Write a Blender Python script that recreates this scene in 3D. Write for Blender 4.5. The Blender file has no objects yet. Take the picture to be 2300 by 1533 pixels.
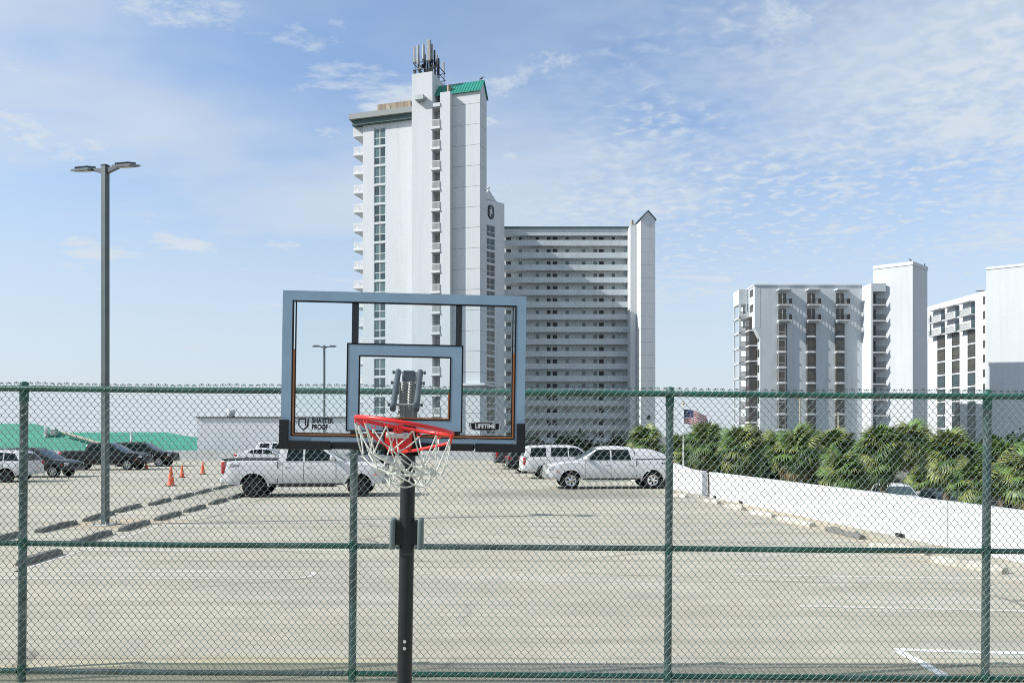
import bpy, bmesh, math, random
from math import sin, cos, pi, radians, sqrt, atan2
from mathutils import Vector, Matrix, Euler

random.seed(7)
sc = bpy.context.scene
COL = sc.collection

# ------------------------------------------------------------------ camera
F, PX0, HOR, CH = 1750.0, 1150.0, 980.0, 2.4      # focal length / centre / horizon in photo pixels, eye height
cam_d = bpy.data.cameras.new('camera')
cam_d.sensor_width = 36.0
cam_d.lens = 36.0 * F / 2300.0
cam_d.shift_y = (HOR - 766.5) / 2300.0
cam_d.clip_start, cam_d.clip_end = 0.05, 9000.0
cam = bpy.data.objects.new('camera', cam_d)
COL.objects.link(cam)
cam.location = (0, 0, CH)
cam.rotation_euler = (radians(90), 0, 0)
sc.camera = cam

# ------------------------------------------------------------------ light
SUN = Vector((1.0, 0.21, -0.77)).normalized()       # direction the light travels
EL = math.asin(-SUN.z)
AZ = atan2(-SUN.x, -SUN.y)                          # compass angle of the sun from +Y
sd = bpy.data.lights.new('sun', 'SUN')
sd.energy, sd.angle, sd.color = 5.0, radians(0.5), (1.0, 0.968, 0.915)
sun = bpy.data.objects.new('sun', sd)
COL.objects.link(sun)
sun.rotation_euler = SUN.to_track_quat('-Z', 'Y').to_euler()

w = bpy.data.worlds.new('World'); sc.world = w; w.use_nodes = True
nt = w.node_tree; N = nt.nodes; Lk = nt.links
for n in list(N): N.remove(n)
def wn(t, **k):
    n = N.new(t)
    for a, v in k.items(): setattr(n, a, v)
    return n
sky = wn('ShaderNodeTexSky', sky_type='NISHITA', sun_disc=False, sun_elevation=EL, sun_rotation=AZ,
         altitude=0.0, air_density=1.0, dust_density=1.0, ozone_density=2.5)
tc = wn('ShaderNodeTexCoord')
sep = wn('ShaderNodeSeparateXYZ'); Lk.new(tc.outputs['Generated'], sep.inputs[0])
zz = wn('ShaderNodeMath', operation='MAXIMUM'); Lk.new(sep.outputs[2], zz.inputs[0]); zz.inputs[1].default_value = 0.0
za = wn('ShaderNodeMath', operation='ADD'); Lk.new(zz.outputs[0], za.inputs[0]); za.inputs[1].default_value = 0.12
dx = wn('ShaderNodeMath', operation='DIVIDE'); Lk.new(sep.outputs[0], dx.inputs[0]); Lk.new(za.outputs[0], dx.inputs[1])
dy = wn('ShaderNodeMath', operation='DIVIDE'); Lk.new(sep.outputs[1], dy.inputs[0]); Lk.new(za.outputs[0], dy.inputs[1])
cv = wn('ShaderNodeCombineXYZ'); Lk.new(dx.outputs[0], cv.inputs[0]); Lk.new(dy.outputs[0], cv.inputs[1])
def wnoise(scale, detail, rough, off, rot=0.0, sx=1.0, sy=1.0, dist=0.0):
    mp = wn('ShaderNodeMapping'); Lk.new(cv.outputs[0], mp.inputs[0])
    mp.inputs['Location'].default_value = off; mp.inputs['Rotation'].default_value = (0, 0, rot)
    mp.inputs['Scale'].default_value = (sx, sy, 1)
    n = wn('ShaderNodeTexNoise'); Lk.new(mp.outputs[0], n.inputs['Vector'])
    n.inputs['Scale'].default_value = scale; n.inputs['Detail'].default_value = detail
    n.inputs['Roughness'].default_value = rough; n.inputs['Distortion'].default_value = dist
    return n
def wramp(src, a, b, lo=0.0, hi=1.0):
    r = wn('ShaderNodeMapRange'); r.interpolation_type = 'SMOOTHSTEP'; Lk.new(src, r.inputs[0])
    r.inputs[1].default_value, r.inputs[2].default_value = a, b
    r.inputs[3].default_value, r.inputs[4].default_value = lo, hi
    return r
def wmath(op, a, b):
    m = wn('ShaderNodeMath', operation=op)
    for i, v in enumerate((a, b)):
        if isinstance(v, (int, float)): m.inputs[i].default_value = v
        else: Lk.new(v, m.inputs[i])
    return m.outputs[0]
bias = wn('ShaderNodeMapRange'); Lk.new(dx.outputs[0], bias.inputs[0])
bias.inputs[1].default_value, bias.inputs[2].default_value, bias.inputs[3].default_value, bias.inputs[4].default_value = -1.0, 1.4, -0.10, 0.12
patch = wramp(wmath('ADD', wnoise(0.50, 3, 0.5, (3.1, 0.7, 0)).outputs[0], bias.outputs[0]), 0.38, 0.60)
veil = wramp(wnoise(0.62, 5, 0.55, (7.3, 2.2, 0), 0.4, 1.0, 1.4).outputs[0], 0.32, 0.64, 0.20, 0.80)
rip = wramp(wnoise(21.0, 2.5, 0.5, (0, 0, 0), radians(35), 1.0, 1.25, 0.45).outputs[0], 0.28, 0.76)
puff = wramp(wnoise(1.9, 9, 0.66, (1.9, 5.35, 0), 0.2, 1.0, 1.2, 0.25).outputs[0], 0.475, 0.66, 0.0, 0.95)
rp = wmath('MULTIPLY', rip.outputs[0], patch.outputs[0])
cl = wmath('ADD', wmath('MULTIPLY', patch.outputs[0], 0.14), wmath('MULTIPLY', rp, 0.55))
cl = wmath('MAXIMUM', cl, veil.outputs[0])
cl = wmath('ADD', cl, wmath('MULTIPLY', wmath('SUBTRACT', rp, 0.30), wmath('MULTIPLY', patch.outputs[0], 0.34)))
cl = wmath('MAXIMUM', cl, puff.outputs[0])
hz = wramp(sep.outputs[2], -0.05, 0.58, 0.97, 0.0)                     # pale air low down
cl = wmath('MINIMUM', wmath('MAXIMUM', cl, hz.outputs[0]), 0.96)
tint = wn('ShaderNodeMix', data_type='RGBA', blend_type='MULTIPLY'); tint.inputs[0].default_value = 1.0
Lk.new(sky.outputs[0], tint.inputs[6]); tint.inputs[7].default_value = (0.84, 1.05, 1.20, 1)
cm = wn('ShaderNodeMix', data_type='RGBA'); Lk.new(cl, cm.inputs[0])
Lk.new(tint.outputs[2], cm.inputs[6]); cm.inputs[7].default_value = (4.05, 4.48, 4.92, 1)
bg = wn('ShaderNodeBackground'); Lk.new(cm.outputs[2], bg.inputs[0]); bg.inputs[1].default_value = 0.128
wo = wn('ShaderNodeOutputWorld'); Lk.new(bg.outputs[0], wo.inputs[0])

vs = sc.view_settings
sc.display_settings.display_device = 'sRGB'
vs.view_transform, vs.look, vs.exposure, vs.gamma = 'Standard', 'None', 0.40, 1.0
vs.use_curve_mapping = False
sc.render.engine = 'CYCLES'
sc.cycles.use_denoising = False
sc.cycles.max_bounces = 8
sc.cycles.sample_clamp_direct = 3.0
sc.cycles.sample_clamp_indirect = 3.0
sc.cycles.transparent_max_bounces = 16
sc.cycles.pixel_filter_type = 'BLACKMAN_HARRIS'
sc.cycles.filter_width = 1.0

# ------------------------------------------------------------------ helpers
def P(px, py, Y):
    return Vector(((px - PX0) / F * Y, Y, CH - (py - HOR) / F * Y))
def G(px, py, z=0.0):
    Y = F * (CH - z) / (py - HOR)
    return Vector(((px - PX0) / F * Y, Y, z))

MATS = {}
def mat(name, col, rough=0.6, metal=0.0, var=0.0, scale=3.0, bump=0.0, bscale=40.0, spec=0.5, coat=0.0, stretch=None, dirt=None, dscale=0.6, streak=0.0):
    """plain principled material; var = large soft colour variation, bump = fine relief, dirt = stain colour"""
    if name in MATS: return MATS[name]
    m = bpy.data.materials.new(name); m.use_nodes = True
    t = m.node_tree; b = t.nodes['Principled BSDF']
    b.inputs['Base Color'].default_value = (*col, 1); b.inputs['Roughness'].default_value = rough
    b.inputs['Metallic'].default_value = metal; b.inputs['Specular IOR Level'].default_value = spec
    b.inputs['Coat Weight'].default_value = coat; b.inputs['Coat Roughness'].default_value = 0.06
    if var or bump or dirt:
        g = t.nodes.new('ShaderNodeNewGeometry'); vec = g.outputs['Position']
        if stretch:
            mp = t.nodes.new('ShaderNodeMapping'); mp.inputs['Scale'].default_value = stretch
            t.links.new(vec, mp.inputs[0]); vec = mp.outputs[0]
    out = None
    if var:
        n = t.nodes.new('ShaderNodeTexNoise'); n.inputs['Scale'].default_value = scale; n.inputs['Detail'].default_value = 6
        t.links.new(vec, n.inputs['Vector'])
        r = t.nodes.new('ShaderNodeValToRGB')
        r.color_ramp.elements[0].position, r.color_ramp.elements[1].position = 0.3, 0.7
        r.color_ramp.elements[0].color = (*[c * (1 - var) for c in col], 1)
        r.color_ramp.elements[1].color = (*[min(1, c * (1 + var)) for c in col], 1)
        t.links.new(n.outputs[0], r.inputs[0]); out = r.outputs[0]
    if dirt:
        n = t.nodes.new('ShaderNodeTexNoise'); n.inputs['Scale'].default_value = dscale; n.inputs['Detail'].default_value = 8
        n.inputs['Roughness'].default_value = 0.65; t.links.new(vec, n.inputs['Vector'])
        r = t.nodes.new('ShaderNodeMapRange'); r.inputs[1].default_value, r.inputs[2].default_value = 0.52, 0.72
        t.links.new(n.outputs[0], r.inputs[0])
        x = t.nodes.new('ShaderNodeMix'); x.data_type = 'RGBA'; t.links.new(r.outputs[0], x.inputs[0])
        if out: t.links.new(out, x.inputs[6])
        else: x.inputs[6].default_value = (*col, 1)
        x.inputs[7].default_value = (*dirt, 1); out = x.outputs[2]
    if streak:
        mp = t.nodes.new('ShaderNodeMapping'); mp.inputs['Scale'].default_value = (1.6, 1.6, 0.05); t.links.new(g.outputs['Position'], mp.inputs[0])
        n = t.nodes.new('ShaderNodeTexNoise'); n.inputs['Scale'].default_value = 1.1; n.inputs['Detail'].default_value = 7; n.inputs['Roughness'].default_value = .7
        t.links.new(mp.outputs[0], n.inputs['Vector'])
        r = t.nodes.new('ShaderNodeMapRange'); r.inputs[1].default_value, r.inputs[2].default_value = 0.50, 0.72; r.inputs[4].default_value = streak
        t.links.new(n.outputs[0], r.inputs[0])
        x = t.nodes.new('ShaderNodeMix'); x.data_type = 'RGBA'; t.links.new(r.outputs[0], x.inputs[0]); t.links.new(out, x.inputs[6])
        x.inputs[7].default_value = (*[c * .62 for c in col], 1); out = x.outputs[2]
    if out: t.links.new(out, b.inputs['Base Color'])
    if bump:
        n = t.nodes.new('ShaderNodeTexNoise'); n.inputs['Scale'].default_value = bscale; n.inputs['Detail'].default_value = 4
        t.links.new(g.outputs['Position'], n.inputs['Vector'])
        bp = t.nodes.new('ShaderNodeBump'); bp.inputs['Strength'].default_value = bump; bp.inputs['Distance'].default_value = 0.02
        t.links.new(n.outputs[0], bp.inputs['Height']); t.links.new(bp.outputs[0], b.inputs['Normal'])
    MATS[name] = m
    return m

def mesh(name, V, Fc, sharp=None, mi=None):
    me = bpy.data.meshes.new(name)
    me.from_pydata([tuple(v) for v in V], [], Fc); me.update()
    if mi:
        for p, i in zip(me.polygons, mi): p.material_index = i
    bm = bmesh.new(); bm.from_mesh(me)
    bmesh.ops.recalc_face_normals(bm, faces=bm.faces)
    if sharp is not None:
        for f in bm.faces: f.smooth = True
        for e in bm.edges:
            if len(e.link_faces) == 2 and e.calc_face_angle(0) > radians(sharp): e.smooth = False
    bm.to_mesh(me); bm.free()
    return me
def obj(name, me, mats, parent=None, loc=None, rot=None, scl=None):
    o = bpy.data.objects.new(name, me)
    if not isinstance(mats, (list, tuple)): mats = [mats]
    if len(me.materials) == 0:
        for m in mats: me.materials.append(m)
    else:
        for i, m in enumerate(mats):
            if i < len(me.materials) and me.materials[i] is not m:
                o.material_slots[i].link = 'OBJECT'; o.material_slots[i].material = m
    COL.objects.link(o)
    if parent is not None: o.parent = parent
    if loc is not None: o.location = loc
    if rot is not None: o.rotation_euler = rot
    if scl is not None: o.scale = scl if hasattr(scl, '__len__') else (scl,) * 3
    return o
def tag(o, label=None, cat=None, group=None, kind=None):
    if label: o['label'] = label
    if cat: o['category'] = cat
    if group: o['group'] = group
    if kind: o['kind'] = kind
    return o
def thing(name, label, cat, loc=(0, 0, 0), rot=(0, 0, 0), group=None, parent=None):
    o = bpy.data.objects.new(name, None); COL.objects.link(o); o.empty_display_size = 0.2
    o.location = loc; o.rotation_euler = rot
    if parent is not None: o.parent = parent
    return tag(o, label, cat, group)

def m_box(x0, x1, y0, y1, z0, z1, bev=0.0, seg=1):
    V = [(x, y, z) for x in (x0, x1) for y in (y0, y1) for z in (z0, z1)]
    Fc = [(0, 1, 3, 2), (4, 6, 7, 5), (0, 4, 5, 1), (2, 3, 7, 6), (0, 2, 6, 4), (1, 5, 7, 3)]
    me = mesh('box', V, Fc)
    if bev:
        bm = bmesh.new(); bm.from_mesh(me)
        bmesh.ops.bevel(bm, geom=bm.edges[:], offset=bev, segments=seg, profile=0.5, affect='EDGES')
        for f in bm.faces: f.smooth = seg > 1
        bm.to_mesh(me); bm.free()
    return me
def m_prism(poly, a, b, axis='y', sharp=None):
    """poly of 2-d points extruded from a to b along axis (y: points are x,z; z: x,y; x: y,z)"""
    n = len(poly)
    def v(p, t):
        return {'y': (p[0], t, p[1]), 'z': (p[0], p[1], t), 'x': (t, p[0], p[1])}[axis]
    V = [v(p, a) for p in poly] + [v(p, b) for p in poly]
    Fc = [tuple(range(n)), tuple(range(n, 2 * n))] + [(i, (i + 1) % n, n + (i + 1) % n, n + i) for i in range(n)]
    return mesh('prism', V, Fc, sharp)
def tube_data(pts, r, n=6, closed=False, base=0, cap=True):
    pts = [Vector(p) for p in pts]; V, Fc = [], []; m = len(pts)
    up = None
    for i, p in enumerate(pts):
        a = pts[(i - 1) % m] if (closed or i > 0) else p
        b = pts[(i + 1) % m] if (closed or i < m - 1) else p
        t = (b - a)
        t = t.normalized() if t.length > 1e-9 else Vector((0, 0, 1))
        if up is None: up = Vector((0, 0, 1)) if abs(t.z) < 0.9 else Vector((0, 1, 0))
        s = t.cross(up)
        if s.length < 1e-6: s = t.cross(Vector((1, 0, 0)))
        s.normalize(); u = s.cross(t); up = u
        rr = r[i] if hasattr(r, '__len__') else r
        for k in range(n):
            th = 2 * pi * k / n
            V.append(p + s * (rr * cos(th)) + u * (rr * sin(th)))
    for i in range(m if closed else m - 1):
        j = (i + 1) % m
        for k in range(n):
            k2 = (k + 1) % n
            Fc.append((base + i * n + k, base + i * n + k2, base + j * n + k2, base + j * n + k))
    if not closed and cap:
        Fc.append(tuple(base + k for k in range(n))); Fc.append(tuple(base + (m - 1) * n + k for k in range(n)))
    return V, Fc
def m_tube(pts, r, n=10, closed=False):
    V, Fc = tube_data(pts, r, n, closed)
    return mesh('tube', V, Fc, 40)
def m_lathe(prof, n=24, axis='z', sharp=35):
    """closed solid of revolution: prof = [(radius, height)]"""
    V, Fc = [], []
    for r, h in prof:
        for k in range(n):
            a = 2 * pi * k / n
            V.append((r * cos(a), r * sin(a), h) if axis == 'z' else (r * cos(a), h, r * sin(a)))
    m = len(prof)
    for i in range(m - 1):
        for k in range(n):
            k2 = (k + 1) % n
            Fc.append((i * n + k, i * n + k2, (i + 1) * n + k2, (i + 1) * n + k))
    Fc.append(tuple(range(n))); Fc.append(tuple((m - 1) * n + k for k in range(n)))
    return mesh('lathe', V, Fc, sharp)
def m_ring(prof, n=32):
    """closed ring of revolution about y: prof = closed loop of (radius, y)"""
    m = len(prof); V = [(r * cos(2 * pi * k / n), h, r * sin(2 * pi * k / n)) for r, h in prof for k in range(n)]
    Fc = [(i * n + k, i * n + (k + 1) % n, ((i + 1) % m) * n + (k + 1) % n, ((i + 1) % m) * n + k) for i in range(m) for k in range(n)]
    return mesh('ring', V, Fc, 40)
def m_grid(xs, zs, filled, y0, y1):
    """one solid made of the filled cells of an x-z grid, y0..y1 thick"""
    V, Fc, D = [], [], {}
    def v(i, j, s):
        k = (i, j, s)
        if k not in D: D[k] = len(V); V.append((xs[i], y1 if s else y0, zs[j]))
        return D[k]
    nx, nz = len(xs) - 1, len(zs) - 1
    f = lambda i, j: 0 <= i < nx and 0 <= j < nz and bool(filled(i, j))
    for i in range(nx):
        for j in range(nz):
            if not f(i, j): continue
            for s in (0, 1): Fc.append((v(i, j, s), v(i + 1, j, s), v(i + 1, j + 1, s), v(i, j + 1, s)))
            if not f(i - 1, j): Fc.append((v(i, j, 0), v(i, j + 1, 0), v(i, j + 1, 1), v(i, j, 1)))
            if not f(i + 1, j): Fc.append((v(i + 1, j, 0), v(i + 1, j + 1, 0), v(i + 1, j + 1, 1), v(i + 1, j, 1)))
            if not f(i, j - 1): Fc.append((v(i, j, 0), v(i + 1, j, 0), v(i + 1, j, 1), v(i, j, 1)))
            if not f(i, j + 1): Fc.append((v(i, j + 1, 0), v(i + 1, j + 1, 0), v(i + 1, j + 1, 1), v(i, j + 1, 1)))
    return mesh('grid', V, Fc)
def m_frame(x0, x1, z0, z1, t, y0, y1, xm=(), zm=(), tm=None):
    """rectangular frame of bar width t with optional inner bars at xm / zm"""
    tm = tm or t
    xs = [x0, x0 + t]; fx = [True]
    for x in xm: xs += [x - tm / 2, x + tm / 2]; fx += [False, True]
    xs += [x1 - t, x1]; fx += [False, True]
    zs = [z0, z0 + t]; fz = [True]
    for z in zm: zs += [z - tm / 2, z + tm / 2]; fz += [False, True]
    zs += [z1 - t, z1]; fz += [False, True]
    return m_grid(xs, zs, lambda i, j: fx[i] or fz[j], y0, y1)
def m_railing(x0, x1, z0, z1, y0, y1, n, bar=0.03, rail=0.06):
    xs, fx = [x0], []
    step = (x1 - x0) / n
    for k in range(n + 1):
        c = x0 + k * step
        a, b = max(x0, c - bar / 2), min(x1, c + bar / 2)
        if a > xs[-1] + 1e-6: xs.append(a); fx.append(False)
        xs.append(b); fx.append(True)
    zs = [z0, z0 + rail, z1 - rail, z1]
    return m_grid(xs, zs, lambda i, j: fx[i] or j != 1, y0, y1)
def text_mesh(s, size, depth=0.002, bold=0.0, sx=1.0):
    c = bpy.data.curves.new('text', 'FONT'); c.body = s; c.size = size; c.extrude = depth; c.offset = bold
    c.align_x, c.align_y = 'CENTER', 'CENTER'
    o = bpy.data.objects.new('text', c); COL.objects.link(o)
    dg = bpy.context.evaluated_depsgraph_get()
    me = bpy.data.meshes.new_from_object(o.evaluated_get(dg))
    bpy.data.objects.remove(o); bpy.data.curves.remove(c)
    for v in me.vertices: v.co.x *= sx
    me.materials.clear()
    return me

# ------------------------------------------------------------------ materials
M_white = mat('white_stucco', (0.535, 0.56, 0.575), 0.85, var=0.03, scale=0.35, bump=0.15, bscale=12, dirt=(0.50, 0.52, 0.53), dscale=0.25, stretch=(1, 1, 0.25), streak=.22)
M_white2 = mat('aged_white_stucco', (0.50, 0.545, 0.565), 0.9, var=0.04, scale=0.5, bump=0.15, bscale=10, dirt=(0.43, 0.465, 0.475), dscale=0.45, stretch=(1, 1, 0.3), streak=.4)
M_slab = mat('painted_concrete_white', (0.56, 0.58, 0.59), 0.8)
M_wallpaint = mat('white_parapet_paint', (0.53, 0.54, 0.545), 0.75, var=0.03, scale=1.2, bump=0.1, bscale=30, dirt=(0.47, 0.46, 0.43), dscale=0.9, stretch=(1, 1, 0.5), streak=.25)
M_glass = mat('dark_window_glass', (0.035, 0.06, 0.065), 0.08, spec=0.8)
M_glass_b = mat('bronze_window_glass', (0.055, 0.05, 0.04), 0.12, spec=0.7, var=0.35, scale=0.8)
M_curtain = mat('curtained_window_glass', (0.10, 0.16, 0.16), 0.15, spec=0.7, var=0.3, scale=1.5, stretch=(6, 6, 0.3))
M_door = mat('dark_door', (0.03, 0.035, 0.035), 0.5)
M_grey = mat('grey_metal_fascia', (0.22, 0.24, 0.235), 0.6)
M_dgreen = mat('dark_green_fascia', (0.05, 0.09, 0.085), 0.5)
M_green = mat('green_metal_roof', (0.012, 0.21, 0.155), 0.45, var=0.12, scale=0.6)
M_green2 = mat('green_shingle_roof', (0.026, 0.235, 0.165), 0.75, var=0.10, scale=0.7, bump=0.2, bscale=6)
M_rail_w = mat('white_railing', (0.68, 0.68, 0.67), 0.6)
M_rail_b = mat('bronze_railing', (0.03, 0.03, 0.03), 0.5)
M_rust = mat('rusty_sheet_metal', (0.30, 0.24, 0.17), 0.8, var=0.3, scale=1.0, dirt=(0.11, 0.08, 0.06), dscale=0.8, stretch=(3, 3, 0.3))
M_galv = mat('galvanised_steel', (0.33, 0.36, 0.36), 0.5, 0.35, var=0.12, scale=6, bump=0.05)
M_dark = mat('black_plastic', (0.010, 0.011, 0.012), 0.5, bump=0.05, bscale=200, spec=.3)
M_ant = mat('antenna_shell', (0.26, 0.265, 0.255), 0.6, var=0.1, scale=2)
M_fence = mat('green_vinyl', (0.012, 0.088, 0.062), 0.42, var=0.35, scale=2.5, bump=0.1, bscale=60, dirt=(0.10, 0.155, 0.15), dscale=3.5)
M_post = mat('weathered_green_post', (0.060, 0.105, 0.10), 0.5, var=0.4, scale=5, bump=0.15, bscale=70, dirt=(0.20, 0.23, 0.225), dscale=4.0)
M_wire = mat('green_vinyl_wire', (0.075, 0.125, 0.112), 0.38, var=0.4, scale=5.0, spec=.9, coat=.35)
M_poleg = mat('lamp_pole_paint', (0.085, 0.108, 0.112), 0.5, 0.2, var=0.12, scale=2.5, bump=0.05)
M_plate = mat('licence_plate', (.5, .5, .48), .5)
M_lens = mat('led_lens', (0.36, 0.31, 0.22), 0.3, var=0.2, scale=30)
M_stop_d = mat('dirty_wheel_stop', (0.15, 0.15, 0.135), 0.95, var=0.3, scale=4, bump=0.5, bscale=25, dirt=(0.06, 0.06, 0.052), dscale=4)
M_stop_l = mat('pale_wheel_stop', (0.42, 0.40, 0.35), 0.95, var=0.2, scale=3, bump=0.5, bscale=25, dirt=(0.25, 0.23, 0.19), dscale=2)
M_orange = mat('cone_orange', (0.75, 0.10, 0.025), 0.55, var=0.15, scale=6)
M_rubber = mat('tyre_rubber', (0.009, 0.009, 0.010), 0.9, spec=.2)
M_chrome = mat('chrome', (0.62, 0.63, 0.64), 0.18, 1.0)
M_blackrim = mat('black_rim', (0.02, 0.02, 0.022), 0.35, 0.3)
M_greyrim = mat('silver_rim', (0.45, 0.46, 0.47), 0.3, 0.8)
M_cglass = mat('tinted_car_glass', (0.006, 0.013, 0.015), 0.10, spec=0.14)
M_wshield = mat('windshield_glass', (0.035, 0.06, 0.07), 0.05, spec=0.7)
M_under = mat('vehicle_underside', (0.010, 0.010, 0.010), 0.9)
M_seal = mat('door_gap', (0.02, 0.02, 0.02), 0.7)
M_red = mat('tail_lamp_red', (0.42, 0.012, 0.014), 0.15, spec=0.7)
M_head = mat('head_lamp', (0.50, 0.52, 0.54), 0.12, 0.3, spec=0.8)
M_rim = mat('rim_red', (0.62, 0.018, 0.015), 0.38, var=0.08, scale=25)
M_net = mat('net_cord', (0.60, 0.63, 0.565), 0.9, var=0.18, scale=60, bump=0.4, bscale=400)
M_bframe = mat('backboard_grey_paint', (0.19, 0.285, 0.37), 0.35, var=0.06, scale=8)
M_black = mat('black_print', (0.005, 0.005, 0.006), 0.6, spec=.2)
M_owood = mat('orange_pinstripe', (0.30, 0.105, 0.028), 0.45)
M_bpad = mat('black_edge_pad', (0.009, 0.011, 0.012), 0.6, spec=.3, var=0.25, scale=25, bump=0.12, bscale=120)
M_pole = mat('black_powder_coat', (0.010, 0.013, 0.014), 0.42, var=0.2, scale=6, bump=0.08, bscale=300, spec=.35)
M_slate = mat('slate_painted_steel', (0.055, 0.075, 0.09), 0.42, var=0.15, scale=14)
M_spring = mat('spring_steel', (0.34, 0.34, 0.32), 0.4, 0.5)
M_handle = mat('grey_handle', (0.10, 0.14, 0.14), 0.45)
M_bolt = mat('zinc_bolt', (0.6, 0.6, 0.58), 0.35, 0.7)
M_letterw = mat('white_print', (0.55, 0.57, 0.58), 0.5)
M_trunk = mat('palm_trunk', (0.17, 0.13, 0.095), 0.95, var=0.35, scale=5, bump=0.8, bscale=12)
M_leaf = [mat('palm_leaf_green', (0.11, 0.185, 0.04), 0.5, var=0.3, scale=1.2), mat('palm_leaf_olive', (0.20, 0.23, 0.062), 0.5, var=0.3, scale=1.2),
          mat('palm_leaf_dark', (0.045, 0.09, 0.024), 0.5, var=0.3, scale=1.2), mat('palm_leaf_dry', (0.27, 0.21, 0.10), 0.7, var=0.3, scale=1.5)]
M_bush = mat('shrub_leaf', (0.030, 0.062, 0.018), 0.55, var=0.4, scale=1.5)
M_tan = mat('tan_trim', (0.36, 0.34, 0.25), 0.7)
M_flagpole = mat('white_pole', (0.7, 0.7, 0.68), 0.5)
M_bird = mat('dark_feathers', (0.02, 0.02, 0.02), 0.8)
M_white_n = mat('white_building_paint', (0.68, 0.70, 0.715), 0.85, var=0.05, scale=0.5, streak=.5)

# clear acrylic
m = bpy.data.materials.new('clear_acrylic'); m.use_nodes = True; t = m.node_tree
for n in list(t.nodes): t.nodes.remove(n)
o_ = t.nodes.new('ShaderNodeOutputMaterial'); mx = t.nodes.new('ShaderNodeMixShader')
tr = t.nodes.new('ShaderNodeBsdfTransparent'); tr.inputs[0].default_value = (0.95, 0.975, 0.98, 1)
gl = t.nodes.new('ShaderNodeBsdfGlossy'); gl.inputs['Roughness'].default_value = 0.03
lw = t.nodes.new('ShaderNodeFresnel'); lw.inputs['IOR'].default_value = 1.4
t.links.new(lw.outputs[0], mx.inputs[0]); t.links.new(tr.outputs[0], mx.inputs[1]); t.links.new(gl.outputs[0], mx.inputs[2])
t.links.new(mx.outputs[0], o_.inputs[0]); M_acryl = m

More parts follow.
